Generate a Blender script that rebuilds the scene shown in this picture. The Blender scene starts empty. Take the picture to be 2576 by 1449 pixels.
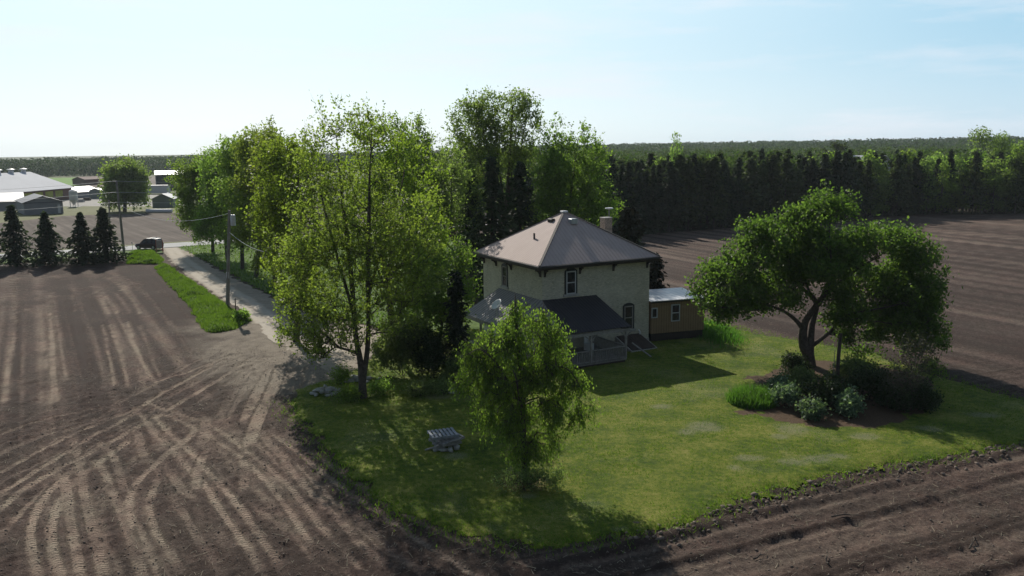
import bpy, bmesh, math, random
import numpy as np
from mathutils import Matrix, Vector

random.seed(7)
RNG = np.random.default_rng(7)
SC = bpy.context.scene
COL = SC.collection

# ------------------------------------------------------------------ camera geometry (used to measure positions)
W0, H0, F0 = 2576.0, 1449.0, 2180.0
CAMH, PITCH, ROLL = 14.0, math.atan((1449 / 2 - 372) / 2180.0), math.radians(0.6)
FWD = np.array([0, math.cos(PITCH), -math.sin(PITCH)])
_up = np.array([0, math.sin(PITCH), math.cos(PITCH)])
_rt = np.array([1.0, 0, 0])
RT = _rt * math.cos(ROLL) - _up * math.sin(ROLL)
UP = _rt * math.sin(ROLL) + _up * math.cos(ROLL)
CAM = np.array([0, 0, CAMH])

def ray(x, y): return FWD + RT * (x - W0 / 2) / F0 + UP * (H0 / 2 - y) / F0
def at(x, y, z=0.0):
    d = ray(x, y); return CAM + d * ((z - CAMH) / d[2])
def on(x, y, Y):
    d = ray(x, y); return CAM + d * (Y / d[1])

# ------------------------------------------------------------------ small helpers
def link(o, parent=None):
    COL.objects.link(o)
    if parent is not None: o.parent = parent
    return o
def tag(o, label=None, cat=None, group=None, kind=None):
    if label: o["label"] = label
    if cat: o["category"] = cat
    if group: o["group"] = group
    if kind: o["kind"] = kind
    return o
def empty(name, loc, label=None, cat=None, group=None, rz=0.0):
    o = bpy.data.objects.new(name, None); o.empty_display_size = 0.3
    o.location = [float(v) for v in loc]; o.rotation_euler = (0, 0, rz)
    link(o); tag(o, label, cat, group); return o
def copy_tree(o, parent=None):
    c = o.copy(); link(c)
    if parent is not None: c.parent = parent
    for ch in list(o.children): copy_tree(ch, c)
    return c

def np_mesh(name, verts, faces, mat=None, parent=None, smooth=False, attrs=None, loc=None):
    """verts (N,3); faces (M,k) array or list of such arrays"""
    verts = np.asarray(verts, dtype=np.float32).reshape(-1, 3)
    if not isinstance(faces, (list, tuple)): faces = [faces]
    faces = [np.asarray(f, dtype=np.int32) for f in faces if len(f)]
    me = bpy.data.meshes.new(name)
    me.vertices.add(len(verts)); me.vertices.foreach_set("co", verts.ravel())
    tot = sum(f.size for f in faces); npoly = sum(len(f) for f in faces)
    me.loops.add(tot); me.polygons.add(npoly)
    me.loops.foreach_set("vertex_index", np.concatenate([f.ravel() for f in faces]))
    ls, st = [], 0
    for f in faces:
        k = f.shape[1]; ls.append(st + np.arange(len(f)) * k); st += f.size
    me.polygons.foreach_set("loop_start", np.concatenate(ls).astype(np.int32))
    if smooth: me.polygons.foreach_set("use_smooth", np.ones(npoly, dtype=bool))
    me.update(calc_edges=True)
    if attrs:
        for k, a in attrs.items():
            at_ = me.attributes.new(k, 'FLOAT', 'POINT'); at_.data.foreach_set("value", np.asarray(a, dtype=np.float32))
    if mat is not None: me.materials.append(mat)
    o = bpy.data.objects.new(name, me); link(o, parent)
    if loc is not None: o.location = [float(v) for v in loc]
    return o

class MB:
    """collects boxes, prisms and tubes, then links them as one mesh"""
    def __init__(s): s.v, s.f = [], []
    def add(s, vs, fs):
        b = len(s.v); s.v += [tuple(map(float, p)) for p in vs]; s.f += [tuple(b + i for i in q) for q in fs]; return s
    def box(s, x0, y0, z0, x1, y1, z1):
        vs = [(x0,y0,z0),(x1,y0,z0),(x1,y1,z0),(x0,y1,z0),(x0,y0,z1),(x1,y0,z1),(x1,y1,z1),(x0,y1,z1)]
        return s.add(vs, [(0,3,2,1),(4,5,6,7),(0,1,5,4),(1,2,6,5),(2,3,7,6),(3,0,4,7)])
    def obox(s, p, q, w, h, up=(0, 0, 1)):
        """bar from p to q, width w, height h"""
        p, q = np.array(p, float), np.array(q, float); d = q - p; d /= np.linalg.norm(d)
        u = np.array(up, float); a = np.cross(d, u)
        if np.linalg.norm(a) < 1e-5: a = np.cross(d, (1, 0, 0))
        a /= np.linalg.norm(a); b = np.cross(a, d); vs = []
        for c in (p, q):
            for sa, sb in ((-1,-1),(1,-1),(1,1),(-1,1)): vs.append(c + a*w/2*sa + b*h/2*sb)
        return s.add(vs, [(0,1,2,3),(7,6,5,4),(0,4,5,1),(1,5,6,2),(2,6,7,3),(3,7,4,0)])
    def prism(s, poly, z0, z1):
        n = len(poly); vs = [(x, y, z0) for x, y in poly] + [(x, y, z1) for x, y in poly]
        return s.add(vs, [tuple(range(n))[::-1], tuple(range(n, 2*n))] + [(i, (i+1) % n, n + (i+1) % n, n + i) for i in range(n)])
    def slab(s, quad, t):
        """polygon in space thickened downwards along its normal"""
        q = np.array(quad, float); nrm = np.cross(q[1]-q[0], q[2]-q[0]); nrm /= np.linalg.norm(nrm)
        if nrm[2] < 0: q = q[::-1]; nrm = -nrm
        n = len(q); vs = list(q) + list(q - nrm * t)
        return s.add(vs, [tuple(range(n)), tuple(range(n, 2*n))[::-1]] + [(i, n+i, n+(i+1) % n, (i+1) % n) for i in range(n)])
    def tube(s, pts, rs, n=8, cap=True):
        pts = np.array(pts, float); m = len(pts)
        if np.isscalar(rs): rs = [rs] * m
        b = len(s.v); ref = np.array([0.31, 0.17, 0.93])
        for i in range(m):
            t = pts[min(i+1, m-1)] - pts[max(i-1, 0)]; t /= (np.linalg.norm(t) + 1e-9)
            a = np.cross(t, ref if abs(t @ ref) < .95 else np.array([1., 0, 0])); a /= np.linalg.norm(a); c = np.cross(t, a)
            for k in range(n):
                an = 2 * math.pi * k / n; s.v.append(tuple(pts[i] + (a * math.cos(an) + c * math.sin(an)) * rs[i]))
        for i in range(m - 1):
            for k in range(n): s.f.append((b+i*n+k, b+i*n+(k+1) % n, b+(i+1)*n+(k+1) % n, b+(i+1)*n+k))
        if cap: s.f.append(tuple(b+k for k in range(n))[::-1]); s.f.append(tuple(b+(m-1)*n+k for k in range(n)))
        return s
    def build(s, name, mat, parent=None, bevel=0.0, smooth=False, loc=None, rz=0.0):
        me = bpy.data.meshes.new(name); me.from_pydata(s.v, [], s.f); me.update()
        bm = bmesh.new(); bm.from_mesh(me); bmesh.ops.recalc_face_normals(bm, faces=bm.faces)
        if bevel > 0: bmesh.ops.bevel(bm, geom=list(bm.edges), offset=bevel, segments=1, affect='EDGES', clamp_overlap=True)
        bm.to_mesh(me); bm.free()
        if smooth:
            for p in me.polygons: p.use_smooth = True
        if mat is not None: me.materials.append(mat)
        o = bpy.data.objects.new(name, me); link(o, parent)
        if loc is not None: o.location = [float(v) for v in loc]
        o.rotation_euler.z = rz; return o

# value noise in numpy
def vn(x, y, sc, seed=0):
    x = np.asarray(x) / sc + 1000.0; y = np.asarray(y) / sc + 1000.0
    xi, yi = np.floor(x).astype(np.int64), np.floor(y).astype(np.int64)
    fx, fy = x - xi, y - yi; fx = fx*fx*(3-2*fx); fy = fy*fy*(3-2*fy)
    def h(a, b):
        n = (a * 374761393 + b * 668265263 + seed * 1442695041) & 0x7fffffff
        n = ((n ^ (n >> 13)) * 1274126177) & 0x7fffffff
        return ((n ^ (n >> 16)) & 0xffff) / 65535.0
    return (h(xi,yi)*(1-fx)+h(xi+1,yi)*fx)*(1-fy) + (h(xi,yi+1)*(1-fx)+h(xi+1,yi+1)*fx)*fy
def fbm(x, y, sc, seed=0, oct=3):
    s, a, t = 0, 1.0, 0
    for i in range(oct): s = s + a * vn(x, y, sc / 2**i, seed + 17*i); t += a; a *= .5
    return s / t
def sstep(a, b, x): t = np.clip((x - a) / (b - a), 0, 1); return t*t*(3-2*t)
def inpoly(x, y, poly):
    x, y = np.asarray(x), np.asarray(y); c = np.zeros(x.shape, bool); n = len(poly)
    for i in range(n):
        (x0, y0), (x1, y1) = poly[i], poly[(i+1) % n]
        if y0 == y1: continue
        k = ((y0 > y) != (y1 > y)) & (x < (x1-x0)*(y-y0)/(y1-y0)+x0); c ^= k
    return c
def seg_field(x, y, pts):
    """distance, along, signed across to a polyline"""
    D = np.full(x.shape, 1e9); A = np.zeros(x.shape); S = np.zeros(x.shape); L = 0.0
    for (p, q) in zip(pts[:-1], pts[1:]):
        p, q = np.array(p[:2], float), np.array(q[:2], float); d = q - p; l = np.linalg.norm(d)
        if l < 1e-6: continue
        d /= l; rx, ry = x - p[0], y - p[1]; t = np.clip(rx*d[0]+ry*d[1], 0, l)
        ex, ey = rx - d[0]*t, ry - d[1]*t; dd = np.hypot(ex, ey); k = dd < D
        D = np.where(k, dd, D); A = np.where(k, L + t, A); S = np.where(k, rx*d[1]-ry*d[0], S); L += l
    return D, A, S
def smooth_poly(pts, n=6):
    p = np.array(pts, float)
    if len(p) < 3: return p
    P = np.vstack([2*p[0]-p[1], p, 2*p[-1]-p[-2]]); out = []
    for i in range(1, len(P)-2):
        for t in np.linspace(0, 1, n, endpoint=False):
            a, b, c, d = P[i-1], P[i], P[i+1], P[i+2]
            out.append(.5*((2*b)+(-a+c)*t+(2*a-5*b+4*c-d)*t*t+(-a+3*b-3*c+d)*t**3))
    out.append(p[-1]); return np.array(out)

# ------------------------------------------------------------------ materials
def nmat(name):
    m = bpy.data.materials.new(name); m.use_nodes = True; nt = m.node_tree; nt.nodes.clear()
    out = nt.nodes.new("ShaderNodeOutputMaterial"); return m, nt, out
def N(nt, t, **kw):
    n = nt.nodes.new(t)
    for k, v in kw.items():
        if k in n.inputs: n.inputs[k].default_value = v
        else: setattr(n, k, v)
    return n
def rgba(c): return (c[0], c[1], c[2], 1.0)
def ramp(nt, fac, stops):
    r = nt.nodes.new("ShaderNodeValToRGB"); e = r.color_ramp.elements
    while len(e) < len(stops): e.new(0.5)
    for el, (p, c) in zip(e, stops): el.position = p; el.color = rgba(c)
    nt.links.new(fac, r.inputs[0]); return r.outputs[0]
def mixc(nt, fac, a, b, mode='MIX'):
    m = nt.nodes.new("ShaderNodeMix"); m.data_type = 'RGBA'; m.blend_type = mode
    for i, v in ((0, fac), (6, a), (7, b)):
        if hasattr(v, "links"): nt.links.new(v, m.inputs[i])
        else: m.inputs[i].default_value = v if i == 0 else rgba(v)
    return m.outputs[2]
def mth(nt, op, a, b=None, clamp=False):
    m = nt.nodes.new("ShaderNodeMath"); m.operation = op; m.use_clamp = clamp
    for i, v in ((0, a), (1, b)):
        if v is None: continue
        if hasattr(v, "links"): nt.links.new(v, m.inputs[i])
        else: m.inputs[i].default_value = v
    return m.outputs[0]
def tex_noise(nt, scale, detail=4, rough=.6, vec=None, map_scale=None, coord='Object'):
    n = N(nt, "ShaderNodeTexNoise"); n.inputs["Scale"].default_value = scale
    n.inputs["Detail"].default_value = detail; n.inputs["Roughness"].default_value = rough
    if vec is None:
        tc = nt.nodes.new("ShaderNodeTexCoord"); vec = tc.outputs[coord]
    if map_scale:
        mp = nt.nodes.new("ShaderNodeMapping"); mp.inputs["Scale"].default_value = map_scale; nt.links.new(vec, mp.inputs[0]); vec = mp.outputs[0]
    nt.links.new(vec, n.inputs["Vector"]); return n.outputs["Fac"]
def attr(nt, name):
    a = nt.nodes.new("ShaderNodeAttribute"); a.attribute_name = name; return a.outputs["Fac"]
def bump(nt, h, strength=.5, dist=.05):
    b = nt.nodes.new("ShaderNodeBump"); b.inputs["Strength"].default_value = strength; b.inputs["Distance"].default_value = dist
    nt.links.new(h, b.inputs["Height"]); return b.outputs[0]
def principled(nt, out, color, rough=.8, metal=0.0, spec=.3, normal=None):
    p = nt.nodes.new("ShaderNodeBsdfPrincipled")
    if hasattr(color, "links"): nt.links.new(color, p.inputs["Base Color"])
    else: p.inputs["Base Color"].default_value = rgba(color)
    if hasattr(rough, "links"): nt.links.new(rough, p.inputs["Roughness"])
    else: p.inputs["Roughness"].default_value = rough
    p.inputs["Metallic"].default_value = metal; p.inputs["Specular IOR Level"].default_value = spec
    if normal is not None: nt.links.new(normal, p.inputs["Normal"])
    nt.links.new(p.outputs[0], out.inputs[0]); return p

def mat_plain(name, c, rough=.7, metal=0, var=.25, scale=3.0, spec=.3, bumpy=0.0, bscale=20):
    m, nt, out = nmat(name)
    f = tex_noise(nt, scale, 5, .65)
    lo = tuple(v*(1-var) for v in c); hi = tuple(min(1, v*(1+var)) for v in c)
    col = ramp(nt, f, [(.3, lo), (.7, hi)])
    nrm = bump(nt, tex_noise(nt, bscale, 3), bumpy, .03) if bumpy else None
    principled(nt, out, col, rough, metal, spec, nrm); return m

def mat_leaf(name, dark, mid, light, trans=.58, tcol=(1.95, 2.1, .95), spec=.2):
    m, nt, out = nmat(name)
    g = nt.nodes.new("ShaderNodeNewGeometry")
    oi = nt.nodes.new("ShaderNodeObjectInfo")
    rnd = g.outputs["Random Per Island"]
    col = ramp(nt, rnd, [(0, dark), (.5, mid), (1, light)])
    big = tex_noise(nt, .9, 2, .5)
    col = mixc(nt, mth(nt, 'MULTIPLY', big, .5), col, mid)
    hsv = nt.nodes.new("ShaderNodeHueSaturation"); nt.links.new(col, hsv.inputs["Color"])
    nt.links.new(mth(nt, 'ADD', mth(nt, 'MULTIPLY', oi.outputs["Random"], .02), .49), hsv.inputs["Hue"])
    nt.links.new(mth(nt, 'ADD', mth(nt, 'MULTIPLY', oi.outputs["Random"], .3), .85), hsv.inputs["Value"])
    col = hsv.outputs[0]
    d = nt.nodes.new("ShaderNodeBsdfPrincipled"); d.inputs["Roughness"].default_value = .55; d.inputs["Specular IOR Level"].default_value = spec
    nt.links.new(col, d.inputs["Base Color"])
    t = nt.nodes.new("ShaderNodeBsdfTranslucent"); nt.links.new(mixc(nt, 1.0, col, tcol, 'MULTIPLY'), t.inputs[0])
    mx = nt.nodes.new("ShaderNodeMixShader"); mx.inputs[0].default_value = trans
    nt.links.new(d.outputs[0], mx.inputs[1]); nt.links.new(t.outputs[0], mx.inputs[2]); nt.links.new(mx.outputs[0], out.inputs[0])
    return m

M = {}
M['bark'] = mat_plain('bark', (.075, .062, .05), .95, var=.5, scale=6, bumpy=.6, bscale=30)
M['bark_dark'] = mat_plain('bark_dark', (.045, .037, .03), .95, var=.5, scale=6, bumpy=.6, bscale=30)
M['leaf_maple'] = mat_leaf('leaf_maple', (0.088, 0.122, 0.028), (0.132, 0.172, 0.04), (0.205, 0.24, 0.066))
M['leaf_yellow'] = mat_leaf('leaf_yellow', (0.092, 0.14, 0.024), (0.135, 0.195, 0.034), (0.2, 0.26, 0.055))
M['leaf_fresh'] = mat_leaf('leaf_fresh', (0.075, 0.125, 0.03), (0.115, 0.175, 0.042), (0.175, 0.235, 0.07))
M['leaf_tall'] = mat_leaf('leaf_tall', (0.088, 0.138, 0.048), (0.13, 0.19, 0.064), (0.195, 0.255, 0.105))
M['leaf_willow'] = mat_leaf('leaf_willow', (.075,.128,.028), (.112,.172,.038), (.175,.235,.062))
M['leaf_broad'] = mat_leaf('leaf_broad', (0.046, 0.092, 0.024), (0.074, 0.135, 0.033), (0.13, 0.195, 0.058), .56)
M['leaf_lilac'] = mat_leaf('leaf_lilac', (0.085, 0.12, 0.052), (0.12, 0.165, 0.07), (0.185, 0.22, 0.11), .55)
M['leaf_dark'] = mat_leaf('leaf_dark', (.02, .035, .014), (.03, .05, .02), (.05, .07, .03), .3)
M['leaf_hosta'] = mat_leaf('leaf_hosta', (.05, .09, .05), (.09, .14, .09), (.22, .28, .20), .35)
M['leaf_iris'] = mat_leaf('leaf_iris', (.04, .10, .02), (.06, .14, .028), (.09, .18, .04), .5)
M['leaf_twig'] = mat_leaf('leaf_twig', (.04, .045, .03), (.06, .065, .045), (.09, .09, .07), .3)
M['needle'] = mat_leaf('needle', (0.024, 0.04, 0.023), (0.04, 0.06, 0.033), (0.065, 0.088, 0.048), .3, (1.2, 1.3, .8), spec=.03)
M['needle_forest'] = mat_leaf('needle_forest', (0.036, 0.058, 0.026), (0.06, 0.088, 0.036), (0.095, 0.122, 0.055), .4, (1.4, 1.5, .8), spec=.03)
M['leaf_forest'] = mat_leaf('leaf_forest', (0.024, 0.042, 0.014), (0.038, 0.061, 0.02), (0.062, 0.09, 0.03), .4, spec=.03)
M['leaf_farwood'] = mat_leaf('leaf_farwood', (0.022, 0.038, 0.022), (0.034, 0.054, 0.03), (0.05, 0.072, 0.042), .3, spec=.03)
M['cedar'] = mat_leaf('cedar', (.010, .016, .008), (.014, .022, .011), (.022, .030, .016), .12, (1.1, 1.1, .7))
M['rusty'] = mat_leaf('rusty', (.022, .024, .012), (.032, .034, .016), (.05, .045, .022), .2, (1.2, 1.0, .6))
M['blade'] = mat_leaf('blade', (.05, .095, .012), (.08, .135, .016), (.13, .175, .03), .5)
M['blade_tall'] = mat_leaf('blade_tall', (0.04, 0.08, 0.012), (0.068, 0.118, 0.018), (0.12, 0.175, 0.036), .5)

# ------------------------------------------------------------------ foliage generators
def leaf_quads(cen, size, rng, flat=0.0, aspect=.6, hang=None):
    """flat quads of about the given size at the given centres"""
    n = len(cen)
    a = rng.normal(size=(n, 3)); b = rng.normal(size=(n, 3))
    if flat: a[:, 2] *= (1-flat); b[:, 2] *= (1-flat)
    if hang is not None: a = a * .35 + np.array(hang)
    a /= np.linalg.norm(a, axis=1)[:, None] + 1e-9
    b -= a * np.sum(a*b, axis=1)[:, None]; b /= np.linalg.norm(b, axis=1)[:, None] + 1e-9
    s = (size * rng.uniform(.6, 1.35, n))[:, None]
    A, B = a*s*.5, b*s*.5*aspect
    nrm = np.cross(a, b) * s * .12
    v = np.stack([cen - A, cen + B*1.0 - A*.1 + nrm, cen + A, cen - B - A*.1 + nrm], axis=1).reshape(-1, 3)
    f = np.arange(4*n).reshape(n, 4); return v, f

def tubes(P0, P1, r0, r1, k=4):
    n = len(P0); d = P1 - P0; l = np.linalg.norm(d, axis=1)[:, None] + 1e-9; d = d / l
    ref = np.tile(np.array([.3, .5, .81]), (n, 1)); a = np.cross(d, ref); a /= np.linalg.norm(a, axis=1)[:, None] + 1e-9; c = np.cross(d, a)
    rings = []
    for P, r in ((P0, r0), (P1, r1)):
        for i in range(k):
            t = 2*math.pi*i/k; rings.append(P + (a*math.cos(t)+c*math.sin(t))*r[:, None])
    v = np.stack(rings, axis=1).reshape(-1, 3); b = (np.arange(n)*2*k)[:, None]; fs = []
    for i in range(k): fs.append(np.hstack([b+i, b+(i+1) % k, b+k+(i+1) % k, b+k+i]))
    return v, np.vstack(fs)

def grow_tree(name, label, base, trunks, blobs, leafmat, seed, n_attr=220, twigs=5, per=11, leaf=.16, spread=.16, twig_len=.8, trop=.35,
              group=None, cat='tree', bark='bark', shell=.5, arc=.14, hang=None, tip=.010, make=True, asp=.6, flat=0.0, jit=.12, pn=('trunk', 'crown')):
    """trunks: polylines of (x,y,z,r) in world coordinates; blobs: (centre, radii, weight) in world coordinates."""
    rng = np.random.default_rng(seed); base = np.array(base, float)
    pos, par, rad, fixed = [], [], [], []
    for tr in trunks:
        tr = [np.array(t, float) for t in tr]; prev = -1
        if pos:
            d = [np.linalg.norm(p - tr[0][:3]) for p in pos]
            if min(d) < .8: prev = int(np.argmin(d))
        sm = smooth_poly(np.array(tr), 4) if len(tr) > 2 else np.array(tr)
        for i, t in enumerate(sm):
            if i == 0 and prev >= 0: 
                pos.append(pos[prev]); par.append(prev); rad.append(t[3]); fixed.append(True); prev = len(pos)-1; continue
            pos.append(t[:3].copy()); par.append(prev); rad.append(t[3]); fixed.append(True); prev = len(pos)-1
    wts = np.array([b[2] * (b[1][0]*b[1][1]*b[1][2])**.8 for b in blobs]); wts /= wts.sum()
    att = []
    for b, w in zip(blobs, wts):
        n = max(2, int(round(n_attr * w))); d = rng.normal(size=(n, 3)); d /= np.linalg.norm(d, axis=1)[:, None]
        r = rng.uniform(0, 1, n)**shell
        att.append(np.array(b[0]) + d * r[:, None] * np.array(b[1]))
    att = np.vstack(att); att = att[att[:, 2] > base[2] + .25]
    tp = np.array(pos); dist = np.min(np.linalg.norm(att[:, None] - tp[None], axis=2), axis=1); att = att[np.argsort(dist)]
    cap = len(pos) + len(att)*9 + 10; P = np.zeros((cap, 3)); P[:len(pos)] = tp; cnt = len(pos)
    first_ok = np.array([p[2] > base[2] + .9 or len(pos) < 4 for p in pos] + [True]*(cap-len(pos)))
    PAR = np.full(cap, -1); PAR[:cnt] = par; leafnode = []
    for a in att:
        d = a - P[:cnt]; cost = np.linalg.norm(d, axis=1) + 1.4*np.maximum(0, P[:cnt, 2] - a[2] + .2*np.hypot(d[:, 0], d[:, 1]))*(1 if trop > 0 else .4) + np.where(first_ok[:cnt], 0, 50)
        j = int(np.argmin(cost)); L = np.linalg.norm(a - P[j]); m = int(min(8, max(1, round(L/.75))))
        s = P[j]; ctrl = (s+a)/2 + np.array([0, 0, arc*L]) + rng.normal(size=3)*.06*L; prev = j
        for k in range(1, m+1):
            t = k/m; q = (1-t)**2*s + 2*t*(1-t)*ctrl + t*t*a
            P[cnt] = q; PAR[cnt] = prev; prev = cnt; cnt += 1
        leafnode.append(prev)
    P = P[:cnt]; PAR = PAR[:cnt]; acc = np.zeros(cnt)
    acc[leafnode] += tip**2.2
    for i in range(cnt-1, -1, -1):
        if acc[i] == 0: acc[i] = tip**2.2
        if PAR[i] >= 0 and PAR[i] < i: acc[PAR[i]] += acc[i]
    R = acc**(1/2.2)
    nt_ = len(pos); R[:nt_] = rad
    for i in range(nt_, cnt):
        if R[i] > .9*R[PAR[i]]: R[i] = .9*R[PAR[i]]
    idx = np.where((PAR >= 0))[0]; big = idx[R[idx] > .05]; small = idx[R[idx] <= .05]
    VV, FF, off = [], [], 0
    def addm(v, f):
        nonlocal off
        VV.append(v); FF.append(f + off); off += len(v)
    for ids, k in ((big, 8), (small, 3)):
        if len(ids):
            r0 = R[PAR[ids]].copy(); br = (ids >= nt_) & (PAR[ids] < nt_); r0[br] = np.minimum(r0[br], R[ids][br]*1.35)
            addm(*tubes(P[PAR[ids]], P[ids] + (P[ids]-P[PAR[ids]])*.04, r0, R[ids], k))
    # twigs and leaves
    LN = np.array(leafnode); dirs = P[LN] - P[PAR[LN]]; dirs /= np.linalg.norm(dirs, axis=1)[:, None] + 1e-9
    T0, TD = [], []
    for k in range(twigs):
        d = dirs*.5 + rng.normal(size=dirs.shape)*.6 + np.array([0, 0, trop]); d /= np.linalg.norm(d, axis=1)[:, None]
        T0.append(P[LN] + rng.normal(size=dirs.shape)*.05); TD.append(d * (twig_len*rng.uniform(.5, 1.25, len(LN)))[:, None])
    T0, TD = np.vstack(T0), np.vstack(TD)
    addm(*tubes(T0, T0+TD, np.full(len(T0), tip*.8), np.full(len(T0), tip*.3), 3))
    n = len(T0)*per; t = rng.uniform(.05, 1.05, n)[:, None]; ti = np.repeat(np.arange(len(T0)), per)
    cen = T0[ti] + TD[ti]*t + rng.normal(size=(n, 3))*spread
    if hang is not None: cen[:, 2] -= np.abs(rng.normal(size=n))*spread*1.5
    cen = cen[cen[:, 2] > base[2]+.08]
    lv, lf = leaf_quads(cen, leaf, rng, flat, asp, hang)
    root = empty(name, base, label, cat, group)
    tv = np.vstack(VV) - base; np_mesh(pn[0], tv, np.vstack(FF), M[bark], root, smooth=True)
    np_mesh(pn[1], lv - base, lf, M[leafmat], root)
    return root

def pb(px, py, rx, rz, Y, ry, w=1.0):
    """blob measured on the photograph at depth Y, as (centre, radii, weight)"""
    c = on(px, py, Y); s = Y / F0 * 1.01
    return (c, (rx*s, ry, rz*s), w)
def ptr(pts, Y):
    """trunk polyline measured on the photograph: (px, py, r, dy)"""
    return [tuple(on(p[0], p[1], Y + (p[3] if len(p) > 3 else 0))) + (p[2],) for p in pts]

def conifer_mesh(H, R, rng, levels=40, nb=9, spr=6, size=.35, droop=.35, bare=.04, power=.85, ragged=.2):
    cen, dirs = [], []
    tv = [np.zeros((0, 3))]
    for i in range(levels):
        t = (i + rng.uniform(-.3, .3)) / levels; z = H * (bare + (1-bare)*t)
        L0 = R * max(.03, (1-t))**power * rng.uniform(1-ragged, 1+ragged)
        for j in range(nb):
            an = rng.uniform(0, 2*math.pi); L = L0 * rng.uniform(.65, 1.12)
            s = (np.arange(spr)+rng.uniform(.2, .8, spr))/spr
            x = np.cos(an)*L*s; y = np.sin(an)*L*s; zz = z - droop*L*s**1.5 + .12*L*s**4
            cen.append(np.stack([x, y, zz], 1)); dirs.append(np.tile([math.cos(an), math.sin(an), -.35], (spr, 1)))
    cen, dirs = np.vstack(cen), np.vstack(dirs); cen = cen + rng.normal(size=cen.shape)*size*.22
    n = len(cen); a = dirs + rng.normal(size=(n, 3))*.45; a /= np.linalg.norm(a, axis=1)[:, None]
    b = np.cross(a, rng.normal(size=(n, 3))*.7 + np.array([0, 0, 1.])); b /= np.linalg.norm(b, axis=1)[:, None] + 1e-9
    s = (size*rng.uniform(.7, 1.3, n))[:, None]
    v = np.stack([cen-a*s*.6, cen+b*s*.32, cen+a*s*.7, cen-b*s*.32], 1).reshape(-1, 3)
    v[:, 2] = np.maximum(v[:, 2], .05)
    return v, np.arange(4*n).reshape(n, 4)

def conifer(name, label, loc, H, R, seed, mat, group=None, cat='tree', **kw):
    rng = np.random.default_rng(seed); v, f = conifer_mesh(H, R, rng, **kw)
    root = empty(name, loc, label, cat, group)
    mb = MB().tube([(0, 0, 0), (0, 0, H*.5), (0, 0, H*.96)], [.022*H, .013*H, .01], 7); mb.build('trunk', M['bark_dark'], root)
    np_mesh('crown', v, f, M[mat], root); return root

def shrub(name, label, base, blobs, leafmat, seed, n_attr=70, per=14, leaf=.12, twigs=4, spread=.12, trop=.4, group=None, cat='shrub', stems=5, bark='bark_dark', tw=.45, hang=None, asp=.6, tip=.008):
    rng = np.random.default_rng(seed); base = np.array(base, float); tr = []
    for i in range(stems):
        b = blobs[i % len(blobs)]; c = np.array(b[0]); q = base + (c-base)*.75 + rng.normal(size=3)*np.array(b[1])*.3
        foot = base + np.array([rng.normal()*.12, rng.normal()*.12, -.03])
        q[2] = max(q[2], base[2]+.2)
        tr.append([tuple(foot)+(.03,), tuple((foot+q)/2 + np.array([0, 0, .08]))+(.022,), tuple(q)+(.014,)])
    return grow_tree(name, label, base, tr, blobs, leafmat, seed, n_attr, twigs, per, leaf, spread, tw, trop, group, cat, bark, .55, .1, hang, tip, asp=asp, pn=('stems', 'leaves'))

def blades(x, y, z, h, w, rng, lean=.35):
    """one triangle-quad blade of grass at each point"""
    n = len(x); an = rng.uniform(0, 2*math.pi, n); hh = h*rng.uniform(.55, 1.25, n); ww = w*rng.uniform(.7, 1.3, n)
    dx, dy = np.cos(an), np.sin(an); la = rng.uniform(0, 2*math.pi, n); lm = lean*hh*rng.uniform(.2, 1, n)
    lx, ly = np.cos(la)*lm, np.sin(la)*lm
    p0 = np.stack([x-dx*ww/2, y-dy*ww/2, z], 1); p1 = np.stack([x+dx*ww/2, y+dy*ww/2, z], 1)
    p2 = np.stack([x+lx, y+ly, z+hh], 1)
    return np.stack([p0, p1, p2], 1).reshape(-1, 3), np.arange(3*n).reshape(n, 3)

# ================================================================== SETTING
def G(pts): return [tuple(at(x, y)[:2]) for x, y in pts]
def Z3(pts): return [(0.5370 * x, 670.8 + 0.5370 * y) for x, y in pts]      # measured on an enlarged lower-left quarter
def Z5(pts): return [(1717.3 + x / 3, 966 + y / 3) for x, y in pts]          # measured on an enlarged lower-right quarter

LAWN = G([(748, 985), (775, 964), (850, 952), (900, 925), (960, 880), (1010, 850)]) + [(-6.5, 66.5), (-2, 67), (10.8, 67), (14.5, 64.2)] + \
       G([(1772, 812), (1840, 822), (1902, 835), (2012, 857), (2100, 872), (2192, 890), (2350, 938), (2460, 972), (2576, 1008), (2700, 1050), (2700, 1085), (2576, 1112),
          (2480, 1130), (2380, 1150), (2250, 1168), (2100, 1196), (1990, 1222), (1900, 1246), (1820, 1275), (1740, 1305), (1680, 1322), (1600, 1340),
          (1540, 1350), (1450, 1368), (1300, 1368), (1180, 1352), (1090, 1322), (1000, 1290), (950, 1262), (905, 1222), (880, 1195), (850, 1165), (815, 1125), (780, 1078), (742, 1040), (735, 1005)])
VERGE = G([(388, 672), (418, 664), (440, 680), (482, 708), (530, 740), (582, 775), (632, 806), (598, 826), (545, 837), (515, 833), (500, 812), (478, 772), (440, 730), (405, 695)])
VERGE2 = G([(318, 640), (350, 636), (385, 632), (412, 655), (398, 664), (355, 664), (322, 664)])
DRIVE = G([(398, 622), (425, 655), (470, 692), (530, 732), (585, 769), (622, 798), (638, 815), (655, 835), (690, 862), (750, 895), (810, 925), (850, 946), (900, 923), (960, 878), (1010, 848), (930, 818), (850, 800), (770, 782), (700, 750), (640, 722), (580, 690), (530, 665), (490, 640), (447, 618)])
_ys = at(770, 782)[:2]
YARD = G([(447, 621), (490, 641), (530, 666), (580, 691), (640, 723), (700, 751), (770, 783), (850, 801), (930, 819), (1010, 849)]) + [(-6.5, 66.4), (10.6, 66.9), (12.2, 78), (16.5, 108), (21, 139), (10, 143), (-20, 145), (-38, 136.5)]

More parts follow.
